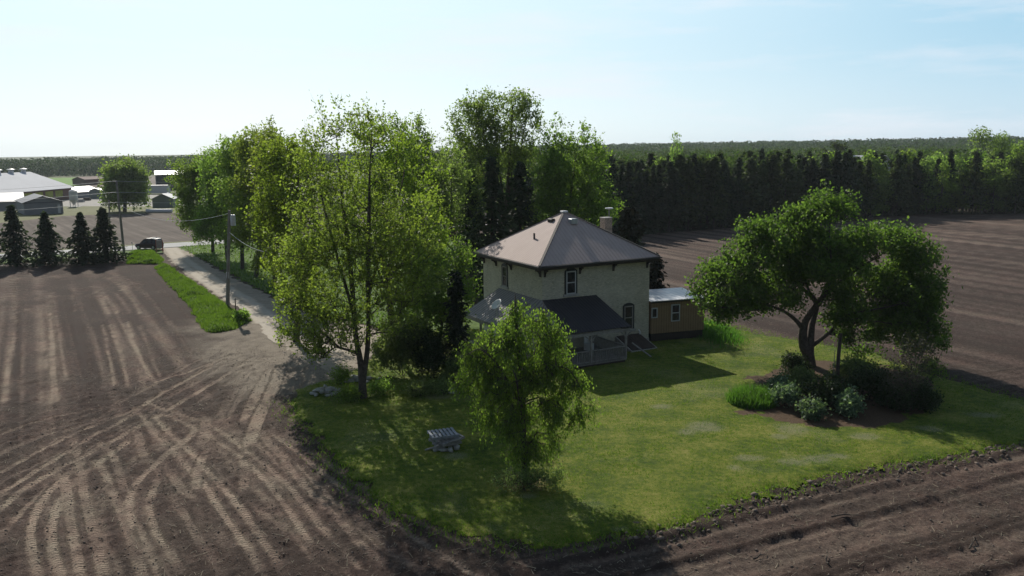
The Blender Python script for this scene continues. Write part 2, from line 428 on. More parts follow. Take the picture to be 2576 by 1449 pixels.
# ---- materials of the ground
def mat_field():
    m, nt, out = nmat('tilled_soil')
    tc = nt.nodes.new("ShaderNodeTexCoord"); v = tc.outputs['Object']
    dry = attr(nt, 'dry'); grav = attr(nt, 'grav'); msk = attr(nt, 'tread'); al = attr(nt, 'along'); ac = attr(nt, 'across'); far = attr(nt, 'farness')
    n1 = tex_noise(nt, 4.6, 6, .8, v); n2 = tex_noise(nt, .35, 4, .6, v); n3 = tex_noise(nt, 20, 4, .7, v)
    lug = mth(nt, 'SINE', mth(nt, 'ADD', mth(nt, 'MULTIPLY', al, 30.0), mth(nt, 'MULTIPLY', mth(nt, 'ABSOLUTE', ac), 26.0)))
    lug = mth(nt, 'MULTIPLY', lug, msk)
    f = mth(nt, 'ADD', dry, mth(nt, 'MULTIPLY', mth(nt, 'SUBTRACT', n1, .5), 1.25))
    f = mth(nt, 'ADD', f, mth(nt, 'MULTIPLY', mth(nt, 'SUBTRACT', n3, .5), .7))
    f = mth(nt, 'ADD', f, mth(nt, 'MULTIPLY', lug, .08), clamp=True)
    col = ramp(nt, f, [(.05, (.056, .040, .032)), (.33, (.132, .098, .078)), (.62, (.232, .182, .138)), (1, (.345, .282, .212))])
    tint = mixc(nt, 1.0, col, (1.06, .93, .95), 'MULTIPLY'); col = mixc(nt, mth(nt, 'MULTIPLY', ramp(nt, n2, [(.42, (0, 0, 0)), (.62, (1, 1, 1))]), .7), col, tint)
    gcol = ramp(nt, n3, [(.25, (.17, .138, .106)), (.55, (.31, .262, .205)), (.8, (.42, .37, .30))])
    col = mixc(nt, grav, col, gcol)
    hh = mth(nt, 'ADD', mth(nt, 'MULTIPLY', n1, 1.0), mth(nt, 'MULTIPLY', n3, .55)); hh = mth(nt, 'ADD', hh, mth(nt, 'MULTIPLY', lug, .20))
    b = bump(nt, hh, 1.0, .13)
    principled(nt, out, col, .95, 0, .12, b); return m
def mat_lawn():
    m, nt, out = nmat('mown_lawn')
    tc = nt.nodes.new("ShaderNodeTexCoord"); v = tc.outputs['Object']
    dry = attr(nt, 'dry'); n1 = tex_noise(nt, 3.2, 6, .7, v); n2 = tex_noise(nt, .45, 4, .6, v); n3 = tex_noise(nt, 22, 4, .75, v)
    f = mth(nt, 'ADD', mth(nt, 'MULTIPLY', n1, .5), mth(nt, 'MULTIPLY', n2, .5)); f = mth(nt, 'ADD', f, mth(nt, 'MULTIPLY', mth(nt, 'SUBTRACT', n3, .5), .5))
    col = ramp(nt, f, [(.32, (.030, .058, .008)), (.44, (.076, .114, .012)), (.53, (.140, .166, .020)), (.66, (.24, .225, .06))])
    dead = ramp(nt, n3, [(.3, (.12, .12, .065)), (.6, (.25, .24, .16)), (.8, (.34, .33, .25))])
    df = mth(nt, 'ADD', dry, mth(nt, 'MULTIPLY', mth(nt, 'SUBTRACT', n3, .5), 1.6)); df = mth(nt, 'MULTIPLY', df, mth(nt, 'GREATER_THAN', dry, .02))
    col = mixc(nt, ramp(nt, df, [(.15, (0, 0, 0)), (.75, (1, 1, 1))]), col, dead)
    mul = attr(nt, 'mulch'); mc = ramp(nt, n3, [(.3, (.055, .034, .022)), (.6, (.12, .08, .05)), (.85, (.22, .16, .11))]); col = mixc(nt, mul, col, mc)
    b = bump(nt, mth(nt, 'ADD', n3, n1), .8, .06)
    principled(nt, out, col, .9, 0, .12, b); return m
def mat_gravel():
    m, nt, out = nmat('gravel_track')
    tc = nt.nodes.new("ShaderNodeTexCoord"); v = tc.outputs['Object']; rut = attr(nt, 'rut')
    n1 = tex_noise(nt, 1.1, 6, .7, v); n3 = tex_noise(nt, 26, 5, .75, v)
    f = mth(nt, 'ADD', mth(nt, 'MULTIPLY', n1, .5), mth(nt, 'MULTIPLY', n3, .45)); f = mth(nt, 'ADD', f, mth(nt, 'MULTIPLY', rut, .28), clamp=True)
    col = ramp(nt, f, [(.22, (.13, .102, .076)), (.43, (.26, .22, .172)), (.62, (.39, .34, .275)), (.95, (.50, .45, .38))])
    b = bump(nt, n3, .6, .05); principled(nt, out, col, .95, 0, .12, b); return m
def mat_two(name, a, b, s1=.5, s2=8, rough=.9, ms=None):
    m, nt, out = nmat(name); n1 = tex_noise(nt, s1, 5, .65, map_scale=ms); n2 = tex_noise(nt, s2, 5, .7)
    f = mth(nt, 'ADD', mth(nt, 'MULTIPLY', n1, .6), mth(nt, 'MULTIPLY', n2, .4)); col = ramp(nt, f, [(.3, a), (.7, b)])
    principled(nt, out, col, rough, 0, .15, bump(nt, n2, .4, .05)); return m
M['field'] = mat_field(); M['lawn'] = mat_lawn(); M['gravel'] = mat_gravel()
M['ground'] = mat_two('rough_ground', (.05, .065, .02), (.10, .11, .04), .05, 2)
M['yard'] = mat_two('green_grass', (.03, .075, .007), (.095, .155, .015), .7, 7)  # the grass's own mottled green, on yard, verges and roadside
M['ffloor'] = mat_two('needle_litter', (.028, .022, .014), (.05, .042, .024), .3, 3)
M['road'] = mat_two('road_surface', (.33, .33, .32), (.46, .455, .44), .3, 20)
def mat_farsoil():
    m, nt, out = nmat('far_soil'); tc = nt.nodes.new("ShaderNodeTexCoord"); mp = nt.nodes.new("ShaderNodeMapping"); d = at(445, 598)[:2]-at(305, 551)[:2]
    mp.inputs['Rotation'].default_value = (0, 0, -math.atan2(d[1], d[0])); nt.links.new(tc.outputs['Object'], mp.inputs[0])
    a = tex_noise(nt, 1.0, 5, .7, mp.outputs[0], (.02, .7, 1)); b = tex_noise(nt, .12, 4, .6, tc.outputs['Object']); c = tex_noise(nt, 1.6, 4, .7, tc.outputs['Object'])
    f = mth(nt, 'ADD', mth(nt, 'MULTIPLY', a, .6), mth(nt, 'ADD', mth(nt, 'MULTIPLY', b, .25), mth(nt, 'MULTIPLY', c, .15)))
    principled(nt, out, ramp(nt, f, [(.36, (.062, .047, .039)), (.52, (.105, .083, .068)), (.66, (.19, .16, .13))]), .95, 0, .1); return m
M['farfield'] = mat_farsoil()
M['farfield2'] = mat_two('far_brown_soil', (.10, .075, .06), (.15, .115, .095), .03, .6)
M['greencrop'] = mat_two('green_crop', (.08, .19, .008), (.11, .23, .012), .05, .8)
M['farmgrass'] = mat_two('farm_grass', (.09, .10, .03), (.15, .15, .06), .15, 2)
M['farmgravel'] = mat_two('farm_gravel', (.24, .225, .20), (.36, .34, .31), .2, 3)

# ---- base ground to the horizon
def far_z(x, y):
    az = np.degrees(np.arctan2(x, y)); d = np.hypot(x, y)
    k = np.interp(az, [-30, -12, 3, 12, 30], [-9, -6, 1.5, 3.5, 6.5])
    return k * sstep(250, 1500, d)
rr = np.concatenate([[0.5], np.geomspace(15, 6000, 60)]); aa = np.linspace(-math.pi, math.pi, 97)[:-1]
RR, AA = np.meshgrid(rr, aa, indexing='ij'); gx, gy = RR*np.sin(AA), RR*np.cos(AA)
gz = -.30 + np.where(np.abs(AA) < 1.2, far_z(gx, gy), 0)
nr, na = RR.shape; ii, jj = np.meshgrid(np.arange(nr-1), np.arange(na), indexing='ij'); j2 = (jj+1) % na
gf = np.stack([ii*na+jj, ii*na+j2, (ii+1)*na+j2, (ii+1)*na+jj], -1).reshape(-1, 4)
tag(np_mesh('ground', np.stack([gx, gy, gz], -1), gf, M['ground'], smooth=True), kind='structure', label='wide rough green land reaching out to the horizon', cat='ground')

# ---- tilled field
def axis(lo, mid0, mid1, hi, d, g):
    a = list(np.arange(mid0, mid1, d)); s = d; p = a[-1]
    while p < hi: s *= g; p += s; a.append(p)
    s = d; p = mid0; b = []
    while p > lo: s *= g; p -= s; b.append(p)
    return np.array(b[::-1] + a)
xs = axis(-90, -36, 19, 135, .10, 1.025); ys = [20.0]; s_ = .085
while ys[-1] < 182: ys.append(ys[-1] + s_); s_ *= 1.0068
ys = np.array(ys); X, Y = np.meshgrid(xs, ys)
TRK = [
 ([(1230, 740), (1480, 930), (1750, 1130), (2050, 1330), (2300, 1480)], .4, .8), ([(1180, 800), (1400, 1000), (1650, 1200), (1900, 1400)], .4, .75), ([(1290, 760), (1560, 930), (1900, 1150), (2250, 1330)], .45, .6), ([(1100, 780), (1300, 1000), (1500, 1200), (1680, 1400)], .38, .7), ([(-20, 1300), (60, 1180), (160, 1080), (260, 1000)], .4, .6), ([(-40, 900), (80, 830), (250, 770)], .5, .5),
 ([(190, 1500), (150, 1300), (145, 1220), (172, 1130), (222, 1050), (300, 980)], .42, 1.0), ([(310, 1500), (250, 1310), (245, 1220), (265, 1120), (312, 1040), (400, 960), (520, 870), (640, 780)], .42, 1.0),
 ([(385, 1500), (352, 1300), (330, 1180), (318, 1050), (300, 960)], .5, .8), ([(500, 1500), (440, 1250), (400, 1080), (372, 920), (340, 800)], .55, .75), ([(690, 1500), (620, 1290), (560, 1130), (500, 980), (450, 900)], .5, .85),
 ([(800, 1500), (700, 1330), (640, 1240), (605, 1130), (618, 1040), (680, 960), (760, 890), (860, 815), (905, 770), (910, 740)], .45, 1.0), ([(890, 1450), (760, 1290), (712, 1180), (700, 1080), (738, 990)], .42, .9),
 ([(640, 1180), (700, 1330), (740, 1450)], .35, .6), ([(1250, 1450), (1130, 1270), (1050, 1160), (960, 1020), (850, 900), (700, 740), (630, 660)], .45, 1.0), ([(1350, 1450), (1200, 1230), (1100, 1090), (1000, 980), (900, 870), (780, 760), (720, 700)], .45, 1.0),
 ([(1480, 1330), (1330, 1100), (1230, 980), (1120, 880), (980, 790), (870, 730), (780, 690)], .42, .9), ([(1560, 1280), (1400, 1070), (1280, 950), (1160, 860), (1000, 745), (850, 690), (700, 640)], .45, .9),
 ([(1700, 1260), (1480, 1020), (1380, 930), (1280, 840), (1200, 750)], .6, .75), ([(1900, 1450), (1700, 1300), (1560, 1150), (1440, 1030), (1330, 900)], .5, .6), ([(2100, 1500), (1900, 1370), (1750, 1240), (1600, 1100)], .5, .5),
 ([(-60, 1090), (0, 1055), (150, 960), (300, 870), (450, 780), (600, 700), (720, 612), (850, 540), (1000, 450), (1100, 410)], .38, .95), ([(-40, 1170), (0, 1130), (100, 1040), (250, 950), (450, 850), (600, 770), (750, 690), (900, 600), (1050, 510), (1150, 440)], .42, 1.0),
 ([(-40, 985), (100, 905), (300, 800), (480, 722), (650, 655), (800, 565), (950, 485), (1060, 430)], .35, .8), ([(-30, 800), (100, 740), (300, 690), (480, 655), (640, 650)], .35, .5), ([(240, 790), (380, 740), (520, 700), (640, 660)], .4, .55),
 ([(1135, 750), (1170, 660), (1215, 570), (1270, 480)], .8, 1.0), ([(1160, 855), (1190, 750), (1230, 660), (1285, 550), (1310, 470)], .8, 1.05), ([(680, 555), (800, 512), (900, 482), (1000, 442), (1080, 408)], .32, .9), ([(940, 860), (960, 760), (965, 700)], .7, .7),
 ([(900, 1080), (925, 960), (950, 880)], .55, .8), ([(1140, 1060), (1145, 960), (1140, 900)], .55, .8), ([(1080, 980), (1090, 930)], .5, .6), ([(590, 1060), (560, 960), (530, 880), (470, 820)], .55, .7), ([(690, 930), (660, 830), (640, 760)], .6, .7),
 ([(770, 870), (730, 800), (690, 720)], .6, .65), ([(830, 1100), (880, 1180), (940, 1300)], .5, .6), ([(780, 920), (840, 1020), (890, 1070)], .6, .7), ([(980, 1180), (1040, 1260), (1100, 1300)], .5, .5), ([(1160, 1080), (1260, 1170), (1330, 1220)], .5, .5),
 ([(20, 640), (35, 500), (50, 400), (70, 280), (68, 50)], .55, .8), ([(258, 640), (248, 480), (244, 370), (236, 120)], .6, .8), ([(312, 540), (295, 420), (275, 300), (250, 130)], .45, .6), ([(540, 565), (520, 450), (500, 360), (480, 270)], .4, .85),
 ([(605, 570), (575, 450), (550, 370), (515, 270)], .42, .9), ([(712, 540), (672, 450), (630, 350), (600, 255)], .42, .9), ([(752, 520), (715, 430), (690, 360), (655, 270)], .32, .6), ([(860, 470), (800, 400), (740, 330), (690, 290)], .3, .5), ([(920, 440), (880, 380), (840, 320), (800, 250)], .3, .5),
 ([(520, 225), (490, 160), (470, 115)], .5, .7), ([(515, 222), (548, 212), (535, 175), (500, 130)], .4, .8), ([(618, 220), (580, 165), (545, 120)], .4, .7), ([(618, 222), (655, 215), (640, 180), (590, 110), (540, 70), (480, 40), (380, 22)], .4, .8),
 ([(90, 215), (130, 195), (150, 215)], .4, .6), ([(420, 130), (470, 100), (430, 90)], .4, .6), ([(545, 80), (590, 90), (560, 110)], .4, .7), ([(350, 215), (345, 130), (330, 80)], .5, .6), ([(230, 50), (260, 40), (300, 60)], .4, .6), ([(30, 55), (65, 40), (90, 55)], .4, .6), ([(620, 100), (590, 70), (520, 45)], .4, .7), ([(700, 160), (640, 90), (560, 40), (470, 15)], .4, .6), ([(800, 280), (740, 190), (680, 120)], .4, .5),
]
dry = np.zeros_like(X); tread = np.zeros_like(X); along = np.zeros_like(X); across = np.zeros_like(X); sink = np.zeros_like(X)
def bbox_apply(pts, pad):
    p = np.array(pts); x0, y0 = p.min(0) - pad; x1, y1 = p.max(0) + pad
    i0, i1 = np.searchsorted(xs, [x0, x1]); j0, j1 = np.searchsorted(ys, [y0, y1]); return slice(j0, j1), slice(i0, i1)
TR2 = [(smooth_poly(G(Z3(pz)), 5), w, a) for pz, w, a in TRK]
rt_ = np.random.default_rng(77)
for p, w, a in list(TR2):
    for sgn in (-1, 1):
        if len(p) < 4: continue
        t = np.gradient(p, axis=0); t /= np.linalg.norm(t, axis=1)[:, None] + 1e-9
        TR2.insert(0, (p + np.stack([t[:, 1], -t[:, 0]], 1)*sgn*rt_.uniform(.7, 2.0), w*rt_.uniform(.5, 1), a*rt_.uniform(.25, .5)))
for k, (p, w, a) in enumerate(TR2):
    sl = bbox_apply(p, 1.2)
    if X[sl].size == 0: continue
    D, A, S = seg_field(X[sl], Y[sl], [tuple(q) for q in p]); w2 = w*.52
    nb_ = .12 + 1.25*fbm(X[sl]+k*7, Y[sl], .8, 5)
    mk = (1 - sstep(w2*.72, w2*1.1, D)) * sstep(0, 1.5, A) * np.clip(nb_, 0, 1.15)
    dry[sl] = np.maximum(dry[sl], mk*a*.85); new = (mk > .2)
    tread[sl] = np.where(new, mk*a, tread[sl]); along[sl] = np.where(new, A, along[sl]); across[sl] = np.where(new, S, across[sl])
    sink[sl] = np.maximum(sink[sl], mk*.05) - .03*np.exp(-((D-w2*1.25)/.12)**2)*a
# rows left by the machinery
def rows(pa, pb_, sc, seed):
    d = at(*pb_)[:2] - at(*pa)[:2]; d /= np.linalg.norm(d); c = X*d[1] - Y*d[0]; l = X*d[0] + Y*d[1]
    return c, l
rng1 = np.random.default_rng(11)
def prof(c, sc, n=4096):
    t = rng1.uniform(0, 1, n); q = c/sc + 777; i = np.floor(q).astype(int); f = q - i; f = f*f*(3-2*f); return t[i % n]*(1-f) + t[(i+1) % n]*f
cL, lL = rows((10.7, 1014), (37.6, 698), .4, 1); cR, lR = rows((2314, 592), (2576, 619), .4, 2)
RB = smooth_poly(G(Z5([(-1500, 1560), (-600, 1330), (0, 1180), (400, 1080), (900, 950), (1300, 865), (1700, 760), (2100, 660), (2576, 560), (3400, 400)])), 5)
wB = sstep(-3, 4, X) * (1 - sstep(36, 46, Y - np.maximum(0, X-10)*.55))
Dm, Am, Sm = np.zeros_like(X), np.zeros_like(X), np.full_like(X, 99.)
sl = bbox_apply([(-6, 20), (45, 62)], 0); Dm[sl], Am[sl], Sm[sl] = seg_field(X[sl], Y[sl], [tuple(q) for q in RB])
wR = sstep(8, 14, X) * sstep(42, 54, Y) * (1 - wB); wL = np.clip(1 - wB - wR, 0, 1)
rowL = .55*prof(cL, .24) + .45*prof(cL, .62); rowR = .5*prof(cR, .6) + .5*prof(cR, 1.7); rowB = .55*prof(Sm, .24) + .45*prof(Sm, .62)
brk = fbm(X, Y, 3.0, 3); brk2 = fbm(X, Y, 9.0, 8)
upL = sstep(40, 52, Y)
dry += wL*((rowL-.5)*(.34 + .85*upL)*sstep(.22, .55, brk) + (brk2-.5)*.28 + .10)
dry += wR*((rowR-.5)*.6 + (brk2-.5)*.22 + .13 + .10*sstep(80, 150, Y))
dry += wB*((rowB-.5)*.85*sstep(.2, .5, brk) + (brk2-.5)*.20 + .17 + .10*np.exp(-((Sm+1.2)/1.6)**2)*sstep(14, 24, Am))
dis = -(wB*(rowB-.5)*.22 + wL*(rowL-.5)*(.02+.05*upL) + wR*(rowR-.5)*.10) - sink
# a lugged tyre print across the lower right rows, and lugs beside the lower left arcs
for off, a0, a1 in ((4.15, 14, 42), (5.9, 10, 36)):
    mk = np.exp(-((np.abs(Sm)-off)/.24)**4) * sstep(a0, a0+3, Am) * (1-sstep(a1-4, a1, Am)) * (np.sign(np.median(Sm[sl][Dm[sl] > 2])) == np.sign(Sm))
    k = mk > .25; tread = np.where(k, mk*1.4, tread); along = np.where(k, Am*.8, along); across = np.where(k, (np.abs(Sm)-off)*1.0+2, across); dry -= mk*.07
fd, fa, fs = np.full_like(X, 99.), np.zeros_like(X), np.zeros_like(X)
# gravel worn into the soil in front of the drive
gpts = [(1180, 380, 150), (1250, 420, 160), (1330, 360, 150), (1120, 400, 110), (1300, 500, 120), (1050, 370, 80), (1240, 520, 100), (1380, 470, 120)]
grav = np.zeros_like(X)
for (zx, zy, r) in gpts:
    c = at(*Z3([(zx, zy)])[0])[:2]; rr_ = r*.537*np.hypot(*c)/F0; grav = np.maximum(grav, 1 - sstep(.45, 1.25, np.hypot((X-c[0])/rr_, (Y-c[1])/(rr_*3.2)) + .7*(fbm(X, Y, 1.3, 21)-.5)))
grav *= .85
# clods along the ploughed edge of the lawn, soft unevenness elsewhere
EDGE = G([(1560, 1362), (1640, 1340), (1740, 1318), (1820, 1286), (1900, 1257), (1990, 1232), (2100, 1205), (2250, 1178), (2380, 1158), (2480, 1140), (2576, 1122)])
sl = bbox_apply(EDGE, 2); De = np.full_like(X, 99.); De[sl] = seg_field(X[sl], Y[sl], EDGE)[0]
near = 1 - sstep(50, 75, np.hypot(X, Y))
dis += near*(fbm(X, Y, .45, 31, 3)-.5)*.22*(1-.6*np.clip(tread, 0, 1)) + np.exp(-(De/.85)**2)*(.03 + .24*(fbm(X, Y, .42, 33)-.45)) + (fbm(X, Y, 6, 41)-.5)*.12
dry -= .22*np.exp(-(De/.6)**2)
over = np.zeros(X.shape, bool)
for p in (LAWN, VERGE, VERGE2, DRIVE, YARD): over |= inpoly(X, Y, p)
zf = np.clip(-.05 + dis, -.28, .25); zf = np.where(over, np.minimum(zf*.3-.05, -.062), zf)
dd_ = np.full_like(X, 99.); dpoly = [tuple(q) for q in G([(638, 815), (655, 838), (690, 865), (750, 900), (810, 930), (850, 950)])]
sl = bbox_apply(dpoly, 12); dd_[sl] = seg_field(X[sl], Y[sl], dpoly)[0]
gn = fbm(X, Y, 1.6, 23); grav = np.maximum(grav, .95*(1 - sstep(.6, 7.5, dd_ + 5*(gn-.42)))); grav = np.clip(grav*(.55+.8*fbm(X, Y, .5, 27)) + .25*grav*np.clip(dry, 0, 1), 0, 1); zf = np.where(dd_ < 1.2, np.minimum(zf, -.055), zf)
fl = 1 - sstep(-92, -80, X)*0
ny, nx = X.shape; jj, ii = np.meshgrid(np.arange(ny-1), np.arange(nx-1), indexing='ij')
ff = np.stack([jj*nx+ii, jj*nx+ii+1, (jj+1)*nx+ii+1, (jj+1)*nx+ii], -1).reshape(-1, 4)
FARL = G([(-200, 668), (0, 672), (120, 664), (318, 666), (388, 672)])     # far edge of the left field
cx_, cy_ = X[:-1, :-1].ravel(), Y[:-1, :-1].ravel()
roadA, roadB = np.array(at(0, 645)[:2]), np.array(at(520, 611)[:2]); rd = (roadB-roadA)/np.linalg.norm(roadB-roadA); rn = np.array([-rd[1], rd[0]])
sd = (cx_-roadA[0])*rn[0] + (cy_-roadA[1])*rn[1]
keep = ~((cx_ < 5) & (sd > -7.5)) & ~((sd > -3) & (cx_ < 22))
# far edge of the right-hand field runs along the plantation
fe = np.array([at(1560, 596)[:2], at(1640, 587)[:2], at(1860, 572)[:2], at(2140, 556)[:2], at(2150, 549)[:2], at(2300, 540)[:2], at(2576, 538)[:2], at(2800, 538)[:2]])
keep &= ~((cx_ > 20) & (cy_ > np.interp(cx_, fe[:, 0], fe[:, 1])))
tag(np_mesh('field', np.stack([X, Y, zf], -1), ff[keep], M['field'], smooth=True,
    attrs=dict(dry=dry.ravel(), grav=grav.ravel(), tread=np.clip(tread, 0, 1.4).ravel(), along=along.ravel(), across=across.ravel(), farness=np.zeros(X.size))), kind='structure',
    label='bare brown tilled field with pale crossing tyre tracks around the lawn', cat='field')
def field_z(x, y):
    i = np.clip(np.searchsorted(xs, x)-1, 0, len(xs)-2); j = np.clip(np.searchsorted(ys, y)-1, 0, len(ys)-2)
    return .5*(zf[j, i] + zf[j+1, i+1])

# ---- sheets on top: lawn, yard grass, verge, gravel drive, road
def sheet(name, poly, step, z, mat, amp=.35, nsc=.9, seed=1, dip=.05, zfun=None, attrf=None, ymax=None, **tg):
    p = np.array(poly); x0, y0 = p.min(0)-1; x1, y1 = p.max(0)+1
    ax, ay = np.arange(x0, x1, step), np.arange(y0, y1, step); gx, gy = np.meshgrid(ax, ay)
    wx = gx + (fbm(gx, gy, nsc, seed)-.5)*2*amp; wy = gy + (fbm(gx, gy, nsc, seed+5)-.5)*2*amp
    ins = inpoly(wx, wy, poly); ny, nx = gx.shape; cl = list(poly)+[poly[0]]; ed = seg_field(wx, wy, cl)[0]
    c = ins[:-1, :-1] & ins[1:, :-1] & ins[:-1, 1:] & ins[1:, 1:]; jj, ii = np.nonzero(c)
    f = np.stack([jj*nx+ii, jj*nx+ii+1, (jj+1)*nx+ii+1, (jj+1)*nx+ii], -1)
    zz = np.full(gx.shape, z) + (zfun(gx, gy) if zfun else 0)*np.clip(ed/.8, 0, 1) - dip*np.exp(-(ed/.35)**2)
    used = np.unique(f); mp = np.full(gx.size, -1); mp[used] = np.arange(len(used))
    at_ = {k: v.ravel()[used] for k, v in (attrf(gx, gy) if attrf else {}).items()}
    v = np.stack([gx, gy, zz], -1).reshape(-1, 3)[used]
    return tag(np_mesh(name, v, mp[f], mat, smooth=True, attrs=at_), kind='structure', **tg), v

BED = G([(1850, 1010), (1880, 1035), (1950, 1060), (2060, 1075), (2180, 1078), (2260, 1062), (2330, 1035), (2360, 985), (2290, 930), (2150, 925), (2030, 905), (1960, 925), (1900, 950), (1845, 975)])
PATCH = [(1775, 1077, 62, 22), (1730, 1090, 40, 14), (1990, 1082, 70, 26), (1960, 1100, 40, 12), (2060, 1158, 75, 20), (2000, 1165, 70, 16), (2110, 1150, 50, 12), (1665, 1024, 40, 10), (1880, 1155, 60, 12), (2180, 1100, 60, 16), (1850, 1180, 30, 12), (1330, 1250, 45, 14), (1150, 1150, 50, 15), (2330, 1080, 60, 14), (2480, 1045, 60, 12), (1560, 1330, 30, 9), (1100, 1000, 60, 12), (820, 985, 40, 8)]
def lawn_attr(gx, gy):
    d = np.zeros_like(gx)
    for (px, py, rx, rz) in PATCH:
        c = at(px, py)[:2]; Yd = c[1]; sx = rx*Yd/F0; sy = rz*(Yd**2)/(F0*CAMH)
        d = np.maximum(d, .46*(1 - sstep(.25, 1.1, np.hypot((gx-c[0])/sx, (gy-c[1])/sy) + .6*(fbm(gx, gy, .8, 61)-.5))))
    d = np.maximum(d, .22*sstep(.55, .75, fbm(gx, gy, 2.5, 71)))
    bedm = inpoly(gx + (fbm(gx, gy, 1.2, 81)-.5)*2.2, gy + (fbm(gx, gy, 1.2, 82)-.5)*2.2, BED).astype(float)
    wil = at(1322, 1215)[:2]; wr = np.hypot(gx-wil[0], gy-wil[1]); bedm = np.maximum(bedm, .6*(1-sstep(.5, 1.5, wr)))
    return dict(dry=d, mulch=bedm)
def lawn_z(gx, gy): return (fbm(gx, gy, 5, 91)-.5)*.14 + (fbm(gx, gy, .5, 92)-.5)*.03
_, LV = sheet('lawn', LAWN, .13, .03, M['lawn'], .7, .9, 3, .09, lawn_z, lawn_attr, label='sunlit mown green lawn with pale dry patches around the house', cat='lawn')
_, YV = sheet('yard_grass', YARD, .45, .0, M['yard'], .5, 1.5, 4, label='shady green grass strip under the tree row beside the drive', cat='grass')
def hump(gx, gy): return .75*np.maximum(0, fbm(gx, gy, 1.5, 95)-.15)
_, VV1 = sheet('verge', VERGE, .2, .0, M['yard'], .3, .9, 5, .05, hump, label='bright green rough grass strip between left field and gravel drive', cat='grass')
_, VV2 = sheet('verge', VERGE2, .3, .0, M['yard'], .3, 1.2, 6, .05, hump, label='small bright green grass mound by the road at the drive mouth', cat='grass')
DC1 = smooth_poly(G([(422, 622), (445, 652), (500, 695), (555, 733), (605, 768), (650, 800), (690, 850), (720, 900)]), 5)
DC2 = smooth_poly(G([(436, 622), (468, 652), (525, 692), (585, 730), (635, 760), (700, 805), (770, 850), (850, 880)]), 5)
def rutf(gx, gy):
    r = np.zeros_like(gx)
    for p in (DC1, DC2): r = np.maximum(r, 1 - sstep(.25, .7, seg_field(gx, gy, [tuple(q) for q in p])[0] + .3*(fbm(gx, gy, 1, 99)-.5)))
    return dict(rut=r)
sheet('driveway', DRIVE, .2, -.043, M['gravel'], .6, 1.2, 7, .03, None, rutf, label='pale gravel farm drive widening into a yard by the trees', cat='drive')
rp = [roadA + rd*t + rn*s for t, s in ((-160, -3.0), (260, -3.0), (260, 3.0), (-160, 3.0))]
tag(MB().prism([tuple(p) for p in rp], -.12, .02).build('road', M['road']), kind='structure', label='pale grey country road crossing behind the spruces and the car', cat='road')

def flat(name, px, z, mat, label, cat):
    p = [at(x, y, z) for x, y in px]; mb = MB(); mb.add(p, [tuple(range(len(p)))])
    o = mb.build(name, mat)
    if o.data.polygons[0].normal.z < 0: o.data.flip_normals()
    return tag(o, label, cat, kind='structure')
def flatw(name, pts, z, mat, label, cat):
    mb = MB(); mb.add([(x, y, z) for x, y in pts], [tuple(range(len(pts)))]); o = mb.build(name, mat)
    if o.data.polygons[0].normal.z < 0: o.data.flip_normals()
    return tag(o, label, cat, kind='structure')
q = lambda t, s: tuple(roadA + rd*t + rn*s)
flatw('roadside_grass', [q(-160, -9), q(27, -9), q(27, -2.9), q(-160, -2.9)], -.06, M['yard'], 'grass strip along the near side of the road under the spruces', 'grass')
flatw('roadside_grass', [q(-160, 2.9), q(260, 2.9), q(260, 5.5), q(-160, 5.5)], -.065, M['farmgrass'], 'narrow grass strip along the far side of the road', 'grass')
ff0 = [q(-160, 5.4), q(150, 5.4)] + G([(620, 538), (470, 534), (300, 537), (160, 542), (0, 560), (-200, 575)])
flatw('tilled_field', ff0, -.10, M['farfield'], 'grey brown tilled field between the road and the far farm', 'field')
flatw('farm_grass', G([(-200, 577), (0, 562), (160, 544), (300, 539), (470, 536), (640, 536), (640, 516), (450, 518), (160, 517), (-200, 530)]), -.14, M['farmgrass'], 'olive green grass strip in front of the farm buildings', 'grass')
flatw('farm_yard', G([(-200, 532), (160, 519), (450, 519), (640, 516), (640, 494), (240, 486), (150, 490), (-200, 500)]), -.17, M['farmgravel'], 'pale gravel yard among the far farm buildings', 'yard')
def farflat(name, px, mat, label, cat, lift):
    v, pts = [], [at(x, y, -.3) for x, y in px]
    mb = MB(); mb.add([(p[0], p[1], lift + float(far_z(np.array(p[0]), np.array(p[1])))) for p in pts], [tuple(range(len(pts)))]); o = mb.build(name, mat)
    if o.data.polygons[0].normal.z < 0: o.data.flip_normals()
    return tag(o, label, cat, kind='structure')
farflat('crop_field', [(100, 470), (216, 466), (216, 452), (200, 441), (120, 441), (60, 446)], M['greencrop'], 'vivid green crop field behind the long metal barn', 'field', .05)
farflat('tilled_field', [(216, 470), (480, 470), (480, 438), (200, 440), (216, 452)], M['farfield2'], 'pale brown bare field in front of the far left woods', 'field', .0)

flatw('forest_floor', [(at(1380, 608)[0]-6, at(1380, 608)[1]+1)] + [(float(p[0])-.3, float(p[1])+.6) for p in fe] + [(190, 190), (260, 420), (-10, 420), (-10, 150)], -.12, M['ffloor'], 'dark needle litter under the plantation', 'ground')
